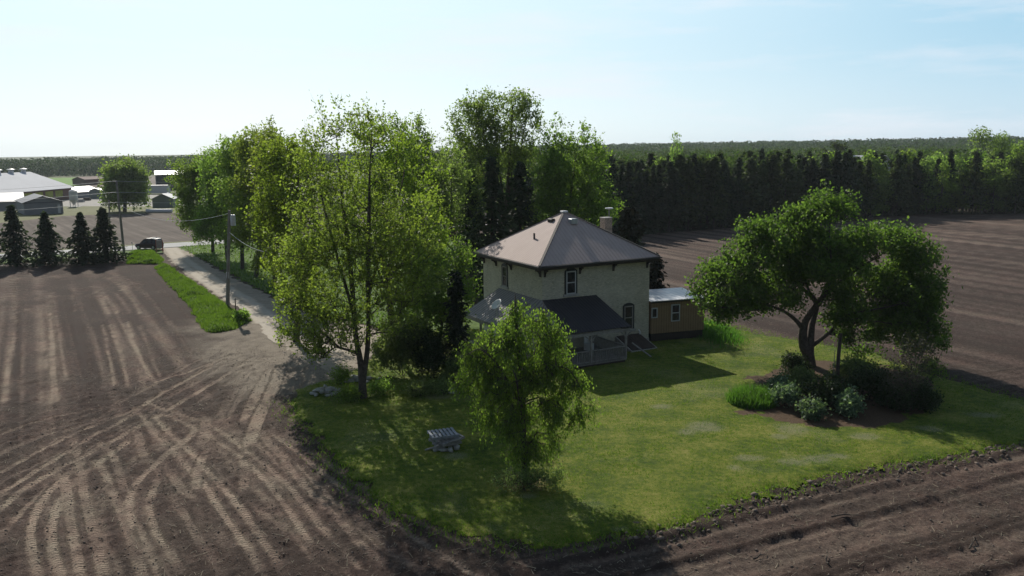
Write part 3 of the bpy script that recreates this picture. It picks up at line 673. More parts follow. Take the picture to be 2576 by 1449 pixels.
# ---- clods, sticks and straw lying on the soil (too many to count)
rng2 = np.random.default_rng(21)
def outside(x, y):
    o = np.ones(len(x), bool)
    for p in (LAWN, VERGE, DRIVE, YARD): o &= ~inpoly(x, y, p)
    return o
n = 6500; x = rng2.uniform(-28, 22, n); y = 23 + 46*rng2.uniform(0, 1, n)**1.4; k = outside(x, y) & (np.abs(x) < y*.62); x, y = x[k], y[k]; n = len(x)
z = field_z(x, y); L = rng2.uniform(.05, .24, n)*rng2.choice([1, 1, 1, 2.2], n); an = rng2.uniform(0, math.pi, n); dx, dy = np.cos(an)*L/2, np.sin(an)*L/2
P0 = np.stack([x-dx, y-dy, z+.015], 1); P1 = np.stack([x+dx, y+dy, z+.015+rng2.uniform(0, .06, n)], 1); r = rng2.uniform(.004, .010, n)
v, f = tubes(P0, P1, r, r*.7, 4)
M['straw'] = mat_plain('straw', (.36, .31, .22), .8, var=.5, scale=1.2); M['clod'] = mat_plain('clod', (.16, .125, .10), .95, var=.5, scale=3, bumpy=.6)
tag(np_mesh('crop_residue', v, f, M['straw']), kind='stuff', label='pale stalk bits and twigs strewn over the tilled soil', cat='straw')
def lumps(x, y, z, r, rng):
    ico = np.array([(0,0,1),(.894,0,.447),(.276,.851,.447),(-.724,.526,.447),(-.724,-.526,.447),(.276,-.851,.447),(.724,.526,-.447),(-.276,.851,-.447),(-.894,0,-.447),(-.276,-.851,-.447),(.724,-.526,-.447),(0,0,-1)])
    fc = np.array([(0,1,2),(0,2,3),(0,3,4),(0,4,5),(0,5,1),(1,6,2),(2,7,3),(3,8,4),(4,9,5),(5,10,1),(6,7,2),(7,8,3),(8,9,4),(9,10,5),(10,6,1),(11,7,6),(11,8,7),(11,9,8),(11,10,9),(11,6,10)])
    n = len(x); s = r[:, None, None]*(ico[None]*rng.uniform(.55, 1.25, (n, 12, 1)))*rng.uniform(.6, 1.3, (n, 1, 3)); s[:, :, 2] *= .7
    return (np.stack([x, y, z], 1)[:, None]+s).reshape(-1, 3), (fc[None]+12*np.arange(n)[:, None, None]).reshape(-1, 3)
n = 30000; x = rng2.uniform(-26, 22, n); y = 23 + 38*rng2.uniform(0, 1, n)**1.4; r = .010+.04*rng2.uniform(0, 1, n)**3
e = np.array(EDGE); m2 = 500; t = rng2.uniform(0, len(e)-1.001, m2); i = t.astype(int); ex = e[i]+(e[i+1]-e[i])*(t-i)[:, None]
x = np.concatenate([x, ex[:, 0]+rng2.normal(size=m2)*.6]); y = np.concatenate([y, ex[:, 1]+rng2.normal(size=m2)*.6-.2]); r = np.concatenate([r, rng2.uniform(.25, 1, m2)**2.5*.13+.012])
k = (outside(x, y) | (np.arange(len(x)) >= n)) & (np.abs(x) < y*.66); x, y, r = x[k], y[k], r[k]
v, f = lumps(x, y, field_z(x, y)*1.0+r*.2, r, rng2); tag(np_mesh('soil_clods', v, f, M['clod']), kind='stuff', label='loose dark soil clods heaped along the ploughed lawn edge', cat='soil')

# ---- grass blades
rng3 = np.random.default_rng(31)
k = rng3.integers(0, len(LV), 120000); x = LV[k, 0]+rng3.uniform(-.07, .07, len(k)); y = LV[k, 1]+rng3.uniform(-.07, .07, len(k)); z = LV[k, 2]
a_ = lawn_attr(x, y); keep_ = (a_['mulch'] < .3) & (rng3.uniform(0, 1, len(x)) > a_['dry']*1.3); cl = fbm(x, y, 1.3, 55); keep_ &= rng3.uniform(.1, .8, len(x)) < cl+.15
x, y, z, cl = x[keep_], y[keep_], z[keep_], cl[keep_]
v, f = blades(x, y, z-.01, .045+.06*cl, np.full(len(x), .035), rng3, 1.2); tag(np_mesh('grass', v, f, M['blade']), kind='stuff', label='short mown grass blades all over the lawn', cat='grass')
vs, fs, o_ = [], [], 0
for V_, cnt, hh, ww in ((VV1, 26000, .27, .045), (VV2, 8000, .33, .07), (YV[(YV[:, 0] < -8) & (YV[:, 1] > 62)], 26000, .30, .09)):
    k = rng3.integers(0, len(V_), cnt); x = V_[k, 0]+rng3.uniform(-.12, .12, cnt); y = V_[k, 1]+rng3.uniform(-.12, .12, cnt)
    v, f = blades(x, y, V_[k, 2]-.02, np.full(cnt, hh)*(.4+fbm(x, y, .8, 57)*1.3-.2), np.full(cnt, ww), rng3, .6); vs.append(v); fs.append(f+o_); o_ += len(v)
tag(np_mesh('grass', np.vstack(vs), np.vstack(fs), M['blade_tall']), kind='stuff', label='long bright green grass growing on the verge beside the drive', cat='grass')
# longer tufts along the lawn's ploughed edge
pe = np.array(LAWN); n = 6000; t = rng3.uniform(9, len(pe)-1.001, n); i = t.astype(int); ex = pe[i]+(pe[i+1]-pe[i])*(t-i)[:, None]
x = ex[:, 0]+rng3.normal(size=n)*.5; y = ex[:, 1]+rng3.normal(size=n)*.5
v, f = blades(x, y, np.full(n, -.03), np.full(n, .15), np.full(n, .045), rng3, 1.0); tag(np_mesh('grass', v, f, M['blade']), kind='stuff', label='ragged longer grass fringe along the edge of the lawn', cat='grass')
# ================================================================== THE BRICK HOUSE
TH = math.radians(28.1); HU = np.array([math.cos(TH), math.sin(TH)]); HV = np.array([-math.sin(TH), math.cos(TH)])
HO = np.array([2.02, 57.09])
def hw(x, y, z=0): p = HO + HU*x + HV*y; return (p[0], p[1], z)

def mat_brick():
    m, nt, out = nmat('pale_brick'); tc = nt.nodes.new("ShaderNodeTexCoord"); v = tc.outputs['Object']
    sp = nt.nodes.new("ShaderNodeSeparateXYZ"); nt.links.new(v, sp.inputs[0]); cb = nt.nodes.new("ShaderNodeCombineXYZ")
    nt.links.new(mth(nt, 'ADD', sp.outputs[0], sp.outputs[1]), cb.inputs[0]); nt.links.new(sp.outputs[2], cb.inputs[1])
    br = nt.nodes.new("ShaderNodeTexBrick"); br.inputs['Scale'].default_value = 1.0; br.inputs['Brick Width'].default_value = .23; br.inputs['Row Height'].default_value = .075
    br.inputs['Mortar Size'].default_value = .010; br.inputs['Color1'].default_value = rgba((.64, .585, .45)); br.inputs['Color2'].default_value = rgba((.49, .455, .36)); br.inputs['Mortar'].default_value = rgba((.42, .40, .34))
    nt.links.new(cb.outputs[0], br.inputs['Vector'])
    n = tex_noise(nt, .9, 5, .7, v); n2 = tex_noise(nt, 4.0, 6, .8, v, (1, 1, 4.5))
    col = mixc(nt, ramp(nt, n2, [(.46, (0, 0, 0)), (.68, (1, 1, 1))]), br.outputs[0], (.24, .225, .165))
    col = mixc(nt, ramp(nt, n, [(.45, (0, 0, 0)), (.8, (.7, .7, .7))]), col, (.68, .645, .54))
    principled(nt, out, col, .92, 0, .15, bump(nt, br.outputs['Fac'], -.4, .01)); return m
def mat_ribbed(name, a, b, axis, period, rough=.45, metal=.0, strength=.6, spec=.5, rib=.18):
    m, nt, out = nmat(name); tc = nt.nodes.new("ShaderNodeTexCoord"); v = tc.outputs['Object']; sp = nt.nodes.new("ShaderNodeSeparateXYZ"); nt.links.new(v, sp.inputs[0])
    s = mth(nt, 'SINE', mth(nt, 'MULTIPLY', sp.outputs[axis], 2*math.pi/period)); s = mth(nt, 'POWER', mth(nt, 'ABSOLUTE', mth(nt, 'ADD', mth(nt, 'MULTIPLY', s, .5), .5)), 5.0)
    n = tex_noise(nt, 1.2, 5, .7, v); n2 = tex_noise(nt, 14, 3, .6, v); f = mth(nt, 'ADD', mth(nt, 'MULTIPLY', n, .7), mth(nt, 'MULTIPLY', n2, .3))
    col = ramp(nt, f, [(.3, a), (.7, b)]); col = mixc(nt, mth(nt, 'MULTIPLY', s, rib), col, tuple(.4*x for x in a))
    principled(nt, out, col, rough, metal, spec, bump(nt, s, strength, .03)); return m
M['brick'] = mat_brick()
M['roof_l'] = mat_ribbed('roof_metal_left', (.42, .33, .295), (.49, .395, .36), 1, .30, .75, 0, .6, .12)
M['roof_r'] = mat_ribbed('roof_metal_right', (.42, .33, .295), (.49, .395, .36), 0, .30, .75, 0, .6, .12)
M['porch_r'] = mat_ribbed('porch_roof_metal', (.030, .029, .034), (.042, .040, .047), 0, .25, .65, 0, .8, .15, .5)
M['porch_l'] = mat_ribbed('porch_roof_metal_sunlit', (.22, .205, .205), (.29, .27, .265), 1, .34, .55, 0, 1.0, .3, .85)  # same porch metal, its sunlit sheen and rib stripes put into the colour
M['dark_trim'] = mat_plain('dark_trim', (.035, .028, .024), .6, var=.2)
M['dark_green'] = mat_plain('dark_window_surround', (.030, .034, .036), .6, var=.2)
M['white_trim'] = mat_plain('white_trim', (.46, .47, .48), .6, var=.08)
M['grey_wood'] = mat_plain('grey_wood', (.26, .245, .23), .85, var=.3, scale=5)
M['dark_wood'] = mat_plain('dark_wood', (.055, .04, .032), .85, var=.3, scale=5)
M['stone'] = mat_plain('stone', (.34, .33, .30), .9, var=.35, scale=4, bumpy=.5)
M['concrete'] = mat_plain('concrete', (.36, .35, .33), .9, var=.2, scale=3)
M['chim'] = mat_plain('chimney_brick', (.27, .24, .20), .95, var=.6, scale=9, bumpy=.5)
M['steel'] = mat_plain('galvanised', (.50, .51, .52), .4, .6, var=.15)
M['metal_dark'] = mat_plain('metal_dark', (.05, .05, .055), .5, .3, var=.2)
M['white_paint'] = mat_plain('white_paint', (.75, .75, .74), .5, var=.06)
def mat_glass():
    m, nt, out = nmat('window_glass'); n = tex_noise(nt, 1.5, 2, .5); col = ramp(nt, n, [(.4, (.012, .014, .018)), (.6, (.03, .034, .04))])
    principled(nt, out, col, .12, 0, .35); return m
M['glass'] = mat_glass()

S = 8.85; HW_Z = 5.98
house = empty('brick_house', (HO[0], HO[1], 0), 'two storey pale brick farmhouse with a brown hipped metal roof and wraparound porch', 'house', rz=TH)
mb = MB().prism([(0, 0), (S, 0), (S, S), (0, S)], -.2, HW_Z); mb.build('wall', M['brick'], house)
mb = MB().prism([(-.03, -.03), (S+.03, -.03), (S+.03, S+.03), (-.03, S+.03)], -.2, .35); mb.build('foundation', M['stone'], house)
ov = .52; E0, E1 = -ov, S+ov; ez, apz = 6.30, 9.42; C_ = S/2
roof = None
cap_h = .14
for nm, a, b, mt in (('roof', (E0, E0), (E1, E0), 'roof_r'), ('roof', (E0, E1), (E0, E0), 'roof_l'), ('roof', (E1, E0), (E1, E1), 'roof_l'), ('roof', (E1, E1), (E0, E1), 'roof_r')):
    pa, pb2 = np.array(a), np.array(b); c = np.array([C_, C_]); d = (pb2-pa)/np.linalg.norm(pb2-pa)
    mb = MB(); k1 = c - d*.14; k2 = c + d*.14
    mb.slab([(pa[0], pa[1], ez), (pb2[0], pb2[1], ez), (k2[0], k2[1], apz-.05), (k1[0], k1[1], apz-.05)], .05)
    o = mb.build(nm, M[mt], house)
    if roof is None: roof = o
mb = MB()
for a in ((E0, E0), (E1, E0), (E1, E1), (E0, E1)): mb.obox((a[0]*1.0, a[1], ez+.03), (C_, C_, apz+.0), .16, .05)
mb.build('ridge_cap', M['dark_trim'], house)
MB().prism([(C_-.22, C_-.22), (C_+.22, C_-.22), (C_+.22, C_+.22), (C_-.22, C_+.22)], apz-.10, apz+.03).build('ridge_cap', M['white_paint'], house, bevel=.03)
# soffit, fascia, frieze and gutter
mb = MB().prism([(E0+.04, E0+.04), (E1-.04, E0+.04), (E1-.04, E1-.04), (E0+.04, E1-.04)], 5.98, 6.03); mb.build('soffit', M['dark_trim'], house)
mb = MB()
for a, b in (((E0, E0), (E1, E0)), ((E1, E0), (E1, E1)), ((E1, E1), (E0, E1)), ((E0, E1), (E0, E0))): mb.obox((a[0], a[1], 6.15), (b[0], b[1], 6.15), .06, .24)
mb.build('fascia', M['dark_trim'], house)
mb = MB()
for a, b in (((E0-.08, E0-.09), (E1+.08, E0-.09)), ((E0-.09, E1+.08), (E0-.09, E0-.08))): mb.obox((a[0], a[1], 6.22), (b[0], b[1], 6.22), .11, .10)
mb.build('gutter', M['metal_dark'], house)
def bracket(x, y, dx, dy):
    mb = MB(); z1 = 5.975
    pr = [(0, 0), (.42, 0), (.42, -.10), (.24, -.15), (.13, -.30), (.10, -.50), (0, -.52)]
    n = len(pr); w = .055; vs = []
    for s in (-w, w):
        for a, z in pr: vs.append((x + dx*a + dy*s, y + dy*a - dx*s, z1+z))
    mb.add(vs, [tuple(range(n)), tuple(range(n, 2*n))[::-1]] + [(i, n+i, n+(i+1) % n, (i+1) % n) for i in range(n)]); return mb.build('bracket', M['dark_trim'], house)
for x in (.17, 2.95, 5.70, 8.60): bracket(x, -.002, 0, -1)
for y in (.18, 4.32, 6.63, 8.62): bracket(-.002, y, -1, 0)

def window(parent, x0, x1, z0, z1, face, arch=True, frame='white_trim', surround='dark_green', sill='concrete', depth=0.0, sash=True):
    """face 0: on the local y=depth wall looking -y; face 1: on the x=depth wall looking -x"""
    def P(a, d, z): return (a, depth-d, z) if face == 0 else (depth-d, a, z)
    w = empty_part('window', parent)
    def bar(mb, a0, a1, zz0, zz1, d0, d1):
        A = P(a0, d0, zz0); B = P(a1, d1, zz1); mb.box(min(A[0], B[0]), min(A[1], B[1]), zz0, max(A[0], B[0]), max(A[1], B[1]), zz1)
    mb = MB(); t = .12
    bar(mb, x0-t, x0, z0, z1, -.02, .045); bar(mb, x1, x1+t, z0, z1, -.02, .045)
    if arch:
        n = 8; pts = [(x0-t + (x1-x0+2*t)*i/n, z1 + .20*math.sin(math.pi*i/n)**.7 + .03) for i in range(n+1)]
        poly = [(x0-t, z1)] + pts[0:] + [(x1+t, z1)]; vs = [P(a, -.02, z) for a, z in poly] + [P(a, .047, z) for a, z in poly]; k = len(poly)
        mb.add(vs, [tuple(range(k)), tuple(range(k, 2*k))[::-1]] + [(i, k+i, k+(i+1) % k, (i+1) % k) for i in range(k)])
    else: bar(mb, x0-t, x1+t, z1, z1+t, -.02, .045); bar(mb, x0-t, x1+t, z0-t*.8, z0, -.02, .045)
    if surround: mb.build('surround', M[surround], w)
    mb = MB(); t = .075; zm = (z0+z1)/2
    bar(mb, x0, x0+t, z0, z1, -.02, .06); bar(mb, x1-t, x1, z0, z1, -.02, .06); bar(mb, x0+t, x1-t, z1-t, z1, -.02, .06); bar(mb, x0+t, x1-t, z0, z0+t, -.02, .06)
    if sash: bar(mb, x0+t, x1-t, zm-.035, zm+.035, -.02, .062)
    mb.build('frame', M[frame], w)
    mb = MB(); bar(mb, x0+t, x1-t, z0+t, z1-t, -.015, .02); mb.build('pane', M['glass'], w)
    if sill: mb = MB(); bar(mb, x0-.22, x1+.22, z0-.15, z0, -.02, .10); mb.build('sill', M[sill], w)
    return w
def empty_part(name, parent):
    o = bpy.data.objects.new(name, None); o.empty_display_size = .1; link(o, parent); return o
window(house, 1.86, 2.62, 4.15, 5.72, 0)
window(house, 6.68, 7.42, 1.18, 2.86, 0, frame='grey_wood')
window(house, 5.0, 5.68, 4.15, 5.60, 1, frame='grey_wood')
window(house, 1.2, 1.95, 4.15, 5.60, 1, frame='grey_wood') if False else None

# porch
porch_z = .30
mb = MB().box(-.55, -4.0, porch_z-.12, 4.05, -.004, porch_z); mb.box(-2.7, -.4, porch_z-.125, -.56, 6.0, porch_z-.003); mb.build('porch_floor', M['grey_wood'], house)
mb = MB(); mb.box(-.5, -3.92, -.2, 4.0, -3.86, porch_z-.13); mb.box(3.94, -3.85, -.2, 4.0, -.05, porch_z-.13); mb.build('porch_skirt', M['dark_wood'], house)
ze_r, zt = 2.42, 3.92
a0, a1 = (-.85, -4.15, ze_r+.02), (4.32, -4.15, ze_r)
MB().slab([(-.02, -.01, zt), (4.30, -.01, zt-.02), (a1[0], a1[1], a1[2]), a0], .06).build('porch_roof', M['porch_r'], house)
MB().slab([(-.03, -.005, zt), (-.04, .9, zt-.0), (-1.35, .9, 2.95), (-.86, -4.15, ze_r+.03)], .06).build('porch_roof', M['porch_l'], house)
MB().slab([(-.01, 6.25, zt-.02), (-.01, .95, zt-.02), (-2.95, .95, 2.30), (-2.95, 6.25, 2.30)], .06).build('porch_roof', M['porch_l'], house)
mb = MB(); mb.obox((-.80, -4.06, ze_r-.20), (4.25, -4.06, ze_r-.22), .09, .20); mb.obox((4.24, -4.0, ze_r-.22), (4.24, -.05, ze_r-.22), .09, .20); mb.obox((-.72, -4.0, ze_r-.2), (-.72, -.6, ze_r-.2), .09, .20)
mb.add([(4.22, -.03, zt-.09), (4.22, -4.05, ze_r-.08), (4.22, -4.05, ze_r-.12), (4.22, -.03, ze_r-.12), (4.27, -.03, zt-.09), (4.27, -4.05, ze_r-.08), (4.27, -4.05, ze_r-.12), (4.27, -.03, ze_r-.12)], [(0,1,2,3), (7,6,5,4), (0,4,5,1), (1,5,6,2), (2,6,7,3), (3,7,4,0)])
mb.build('porch_beam', M['grey_wood'], house)
mb = MB(); mb.obox((-2.86, 1.0, 2.12), (-2.86, 6.2, 2.12), .09, .2); mb.build('porch_beam', M['grey_wood'], house)
for x, y in ((-.70, -4.05), (1.25, -4.05), (3.95, -4.05), (-2.86, 1.1), (-2.86, 3.6), (-2.86, 6.1)):
    mb = MB().box(x-.06, y-.06, porch_z, x+.06, y+.06, ze_r-.31 if y < 0 else 2.02)
    if y < 0:
        for s in (-1, 1): mb.obox((x, y, 1.75), (x+s*.45, y, ze_r-.30), .06, .06)
    mb.build('porch_post', M['grey_wood'], house)
def railing(p, q, zb=porch_z+.02, zt=1.12):
    r = empty_part('railing', house); p, q = np.array(p, float), np.array(q, float); L = np.linalg.norm(q-p); n = int(L/.17)
    mb = MB(); mb.obox((*p, zt), (*q, zt), .10, .05); mb.obox((*p, zb+.08), (*q, zb+.08), .05, .07); mb.build('rail', M['grey_wood'], r)
    d = (q-p)/L
    for i in range(n):
        c = p + (q-p)*(i+.5)/n; MB().obox((*c, zb-.05), (*c, zt-.03), .095, .025, (d[0], d[1], 0)).build('baluster', M['grey_wood'], r)
railing((-.62, -4.05), (1.18, -4.05)); railing((1.32, -4.05), (3.88, -4.05)); railing((3.95, -3.98), (3.95, -.1)); railing((-.70, -3.98), (-.70, -.6))
d = empty_part('door', house); MB().box(1.2, -.03, .3, 2.15, .02, 2.4).build('panel', M['dark_wood'], d); MB().box(2.0, -.09, 1.25, 2.06, -.03, 1.31).build('handle', M['steel'], d)
# things stored on the porch
tag(MB().box(-.25, -.25, 0, .25, .25, .45).box(-.25, .2, .45, .25, .25, .95).box(-.27, -.25, .6, -.22, .2, .65).box(.22, -.25, .6, .27, .2, .65).build('porch_chair', M['white_paint'], None, loc=hw(3.2, -.8, porch_z), rz=TH+.4), 'white chair standing on the porch behind the railing', 'chair')
# chimney, roof vents
ch = empty_part('chimney', house)
MB().box(7.86, 4.2, 5.2, 8.52, 4.86, 8.72).build('stack', M['chim'], ch)
MB().box(7.83, 4.17, 8.721, 8.55, 4.89, 8.80).build('cap', M['concrete'], ch, bevel=.02)
def roof_pt(px, py):      # point on one of the two roof faces towards the camera, in house coordinates
    d = ray(px, py); best = None
    for nrm, p0 in ((np.array([0, -(apz-ez), C_-E0]), np.array([E0, E0, ez])), (np.array([-(apz-ez), 0, C_-E0]), np.array([E0, E0, ez]))):
        nrm = np.array([nrm[0], nrm[1], nrm[2]]); n3 = np.array([HU[0]*nrm[0]+HV[0]*nrm[1], HU[1]*nrm[0]+HV[1]*nrm[1], nrm[2]])
        P0 = np.array(hw(p0[0], p0[1], p0[2])); t = ((P0-CAM)@n3)/(d@n3); P = CAM+d*t; l = np.array([(P[:2]-HO)@HU, (P[:2]-HO)@HV, P[2]])
        if best is None or l[2] < best[2]: best = l
    return best
p = roof_pt(1441, 560); MB().box(p[0]-.26, p[1]-.28, p[2]-.1, p[0]+.26, p[1]+.24, p[2]+.30).build('roof_vent', M['steel'], house, bevel=.04)
p = roof_pt(1385, 556); MB().box(p[0]-.10, p[1]-.32, p[2]-.1, p[0]+.22, p[1]+.32, p[2]+.18).build('roof_vent', M['dark_trim'], house, bevel=.05)
p = roof_pt(1344, 600); MB().tube([(p[0], p[1], p[2]-.1), (p[0], p[1], p[2]+.38)], .07, 8).build('vent_pipe', M['metal_dark'], house)
p = roof_pt(1290, 570) if False else None
# cellar hatch and its leaning plank, pipe on the wall
hc = empty('cellar_hatch', hw(5.9, -.03), 'dark sloping cellar hatch against the brick wall right of the porch', 'hatch', rz=TH)
MB().add([(0, 0, -.1), (2.2, 0, -.1), (2.2, -2.0, -.1), (0, -2.0, -.1), (0, 0, .75), (2.2, 0, .75), (2.2, -2.0, .10), (0, -2.0, .10)], [(0,3,2,1), (4,5,6,7), (0,1,5,4), (1,2,6,5), (2,3,7,6), (3,0,4,7)]).build('frame', M['stone'], hc)
for x0, x1 in ((.12, 1.08), (1.12, 2.08)): MB().slab([(x0, -.03, .80), (x1, -.03, .80), (x1, -1.95, .17), (x0, -1.95, .17)], .05).build('door', M['dark_wood'], hc)
tag(MB().obox((*at(1590, 866, .75)[:2], .85), (*at(1638, 898)[:2], .02), .14, .05).build('plank', M['grey_wood']), 'weathered plank leaning down beside the cellar hatch', 'plank')
tag(MB().tube([hw(7.95, -.18, .2), hw(7.95, -.18, .95), hw(7.95, -.02, 1.05)], .05, 8).build('wall_pipe', M['white_paint']), 'white vent pipe on the brick wall near the far corner', 'pipe')
# dish on the porch roof
dr = empty('satellite_dish', on(1250, 775, 57.2), 'white round satellite dish above the left wing of the porch roof', 'dish')
bp = np.array(dr.location)
mb = MB(); n = 20; vs = [(0, 0, -.06)]; rings = 4; fsd = []
for i in range(1, rings+1):
    for k in range(n): t = 2*math.pi*k/n; r = .42*i/rings; vs.append((r*math.cos(t), r*math.sin(t), -.06+.10*(i/rings)**2))
for k in range(n): fsd.append((0, 1+k, 1+(k+1) % n))
for i in range(rings-1):
    for k in range(n): fsd.append((1+i*n+k, 1+(i+1)*n+k, 1+(i+1)*n+(k+1) % n, 1+i*n+(k+1) % n))
mb.add(vs, fsd); rf = mb.build('reflector', M['white_paint'], dr, smooth=True); so_ = rf.modifiers.new('solid', 'SOLIDIFY'); so_.thickness = .02; rf.rotation_euler = (math.radians(48), 0, math.radians(-55)); rf.location = (0, 0, .25)
MB().tube([(0, .1, .22), (0, .28, -.30), (0, .28, -.75)], .03, 8).build('mast', M['steel'], dr); MB().obox((0, 0, .22), (.30, -.25, .45), .03, .03).build('arm', M['steel'], dr)
# yard light behind the chimney
yl = empty('yard_light', on(1531, 700, 69.5)*np.array([1, 1, 0]), 'thin pole with a flat white cap standing behind the chimney', 'lamp')
zt_ = on(1531, 524, 69.5)[2]; MB().tube([(0, 0, -.3), (0, 0, zt_-.05)], [.06, .045], 8).build('pole', M['grey_wood'], yl); MB().tube([(0, 0, zt_-.10), (0, 0, zt_-.02), (0, 0, zt_+.05)], [.06, .34, .30], 14).build('cap', M['white_paint'], yl)

# ---- brown addition behind the corner
ad = empty('house_addition', hw(9.0, -.06), 'low brown sided mobile home with pale metal roof beside the brick house', 'building', rz=TH-math.radians(10))
def mat_siding():
    m, nt, out = nmat('brown_siding'); tc = nt.nodes.new("ShaderNodeTexCoord"); sp = nt.nodes.new("ShaderNodeSeparateXYZ"); nt.links.new(tc.outputs['Object'], sp.inputs[0])
    s = mth(nt, 'GREATER_THAN', mth(nt, 'SINE', mth(nt, 'MULTIPLY', mth(nt, 'ADD', sp.outputs[0], sp.outputs[1]), 2*math.pi/.2)), .93); n = tex_noise(nt, 2, 5, .7)
    col = ramp(nt, n, [(.3, (.24, .16, .09)), (.7, (.31, .215, .125))]); col = mixc(nt, mth(nt, 'MULTIPLY', s, .6), col, (.05, .035, .02)); principled(nt, out, col, .7, 0, .2); return m
M['siding'] = mat_siding(); M['white_roof'] = mat_ribbed('white_metal_roof', (.50, .50, .52), (.62, .62, .63), 0, .45, .35, .0, .5)
AL, AD, AZ = 4.35, 3.6, 3.05
MB().box(0, 0, .62, AL, AD, AZ-.06).build('wall', M['siding'], ad); MB().box(.06, .06, -.2, AL-.06, AD-.06, .62).build('skirting', M['dark_trim'], ad)
MB().slab([(-.12, -.18, AZ), (AL+.15, -.18, AZ), (AL+.15, AD+.1, AZ+.16), (-.12, AD+.1, AZ+.16)], .05).build('roof', M['white_roof'], ad); MB().box(-.1, -.16, AZ-.17, AL+.13, -.10, AZ-.055).build('fascia', M['dark_trim'], ad)
window(ad, 1.62, 2.32, 1.42, 2.68, 0, arch=False, surround=None, sill=None); window(ad, .02, .50, 1.78, 2.52, 0, arch=False, surround=None, sill=None, sash=False)
# ================================================================== TREES AND SHRUBS NEAR THE HOUSE
YT = 47.7
t1 = [ptr([(913, 1000, .25), (911, 960, .21), (906, 906, .17), (894, 836, .14), (884, 700, .14, .5), (868, 560, .11, .6), (855, 440, .06, .8), (848, 360, .03, .8), (845, 310, .012, .8)], YT),
      ptr([(912, 968, .18), (924, 880, .145), (927, 800, .12), (926, 690, .13, -.5), (928, 570, .11, -.6), (930, 440, .055, -.6), (934, 360, .03, -.5), (936, 320, .012, -.5)], YT),
      ptr([(890, 790, .10), (850, 650, .08, 1), (815, 520, .06, 1.4), (792, 420, .03, 1.6), (780, 370, .012, 1.6)], YT), ptr([(926, 740, .09), (970, 600, .07, 1), (1010, 470, .04, 1.5), (1020, 400, .02, 1.5)], YT)]
def up(px, py, rx, rz, ry=2.6, w=1.0): return pb(px, py, rx, rz, YT, ry, w)
grow_tree('maple_tree', 'tall forked young maple with sparse twiggy top in front of the gravel yard', at(913, 1002), t1,
    [up(855, 340, 65, 80, 2, .50), up(785, 370, 65, 80, 2, .48), up(935, 330, 50, 70, 2, .7), up(850, 470, 130, 90, 3, .8), up(870, 620, 150, 150, 3.4, 1), up(760, 640, 70, 110, 2.6, .9), up(770, 780, 75, 70, 2.6, 1.1), up(980, 620, 95, 150, 3, .8), up(800, 850, 95, 45, 2.4, 1.1), up(790, 885, 70, 22, 2, .9), up(870, 800, 120, 60, 3, .9), up(730, 830, 40, 50, 1.6, 1.2), up(1000, 770, 90, 80, 3, .9), up(720, 760, 40, 60, 1.5, .8), up(880, 880, 60, 22, 1.5, .35), up(1050, 700, 70, 90, 2.4, .9), up(1060, 560, 60, 90, 2.4, .6), up(960, 470, 70, 90, 2.6, .5)],
    'leaf_maple', 101, n_attr=760, twigs=5, per=8, leaf=.165, spread=.11, twig_len=.95, trop=.8, arc=.02, shell=.6)
# other trees around the yard, measured at their own distance
def tree_at(name, label, base_px, Y, blobs, leafmat, seed, lean=None, r=.26, ztop=None, **kw):
    base = on(base_px[0], base_px[1], Y); base[2] = 0
    allb = [pb(b[0], b[1], b[2], b[3], Y + (b[5] if len(b) > 5 else 0), b[4], b[6] if len(b) > 6 else 1.0) for b in blobs]
    top = max(allb, key=lambda b: b[0][2]+b[1][2]*.5); c = np.array(top[0]); tz = c[2]
    mid = (base+c)/2 if lean is None else np.array(on(lean[0], lean[1], Y))
    tr = [[tuple(base + np.array([0, 0, -.1]))+(r,), tuple(base + (mid-base)*.5 + np.array([.1, 0, 0]))+(r*.85,), tuple(mid)+(r*.6,), tuple(c)+(r*.25,)]]
    for b in allb:
        q = np.array(b[0])
        if np.linalg.norm(q - c) > 1.0: s = base + (mid-base)*random.uniform(.55, .95); tr.append([tuple(s)+(r*.45,), tuple((s+q)/2 + np.array([0, 0, -.05*np.linalg.norm(q-s)]))+(r*.3,), tuple(q)+(r*.12,)])
    return grow_tree(name, label, base, tr, allb, leafmat, seed, **kw)
tree_at('maple_tree', 'broad yellow green maple filling the left side behind the forked maple', (742, 800), 63, [(730, 470, 80, 105, 3), (715, 600, 65, 120, 3), (790, 520, 70, 130, 3), (760, 690, 80, 80, 3), (700, 400, 55, 55, 2.4), (750, 395, 55, 50, 2.4), (680, 520, 40, 80, 2.4)], 'leaf_yellow', 102, n_attr=420, twigs=5, per=10, leaf=.20, spread=.16, twig_len=.9, trop=.5, shell=.5)
tree_at('maple_tree', 'green gold maple with dense crown right behind the forked maple', (990, 830), 58, [(960, 430, 80, 90, 3), (1040, 480, 80, 110, 3), (1000, 600, 100, 110, 3.2), (1075, 600, 55, 80, 2.6), (900, 520, 70, 110, 2.6), (930, 340, 55, 55, 2, 0, .8), (1000, 360, 60, 45, 2.4)], 'leaf_yellow', 103, n_attr=310, twigs=5, per=10, leaf=.20, spread=.15, twig_len=.85, trop=.35, shell=.45)
tree_at('maple_tree', 'dark green tall maple rising between the gold maple and the twin topped tree', (1205, 745), 74, [(1030, 400, 55, 100, 3), (1075, 460, 50, 80, 3), (1010, 330, 30, 50, 2, 0, .45), (1085, 560, 60, 80, 3), (1120, 520, 50, 70, 3), (1050, 360, 40, 55, 2, 0, .6), (1135, 440, 50, 65, 2.6)], 'leaf_tall', 104, lean=(1130, 560), r=.24, n_attr=340, twigs=5, per=10, leaf=.22, spread=.14, twig_len=.95, trop=.6, shell=.5)
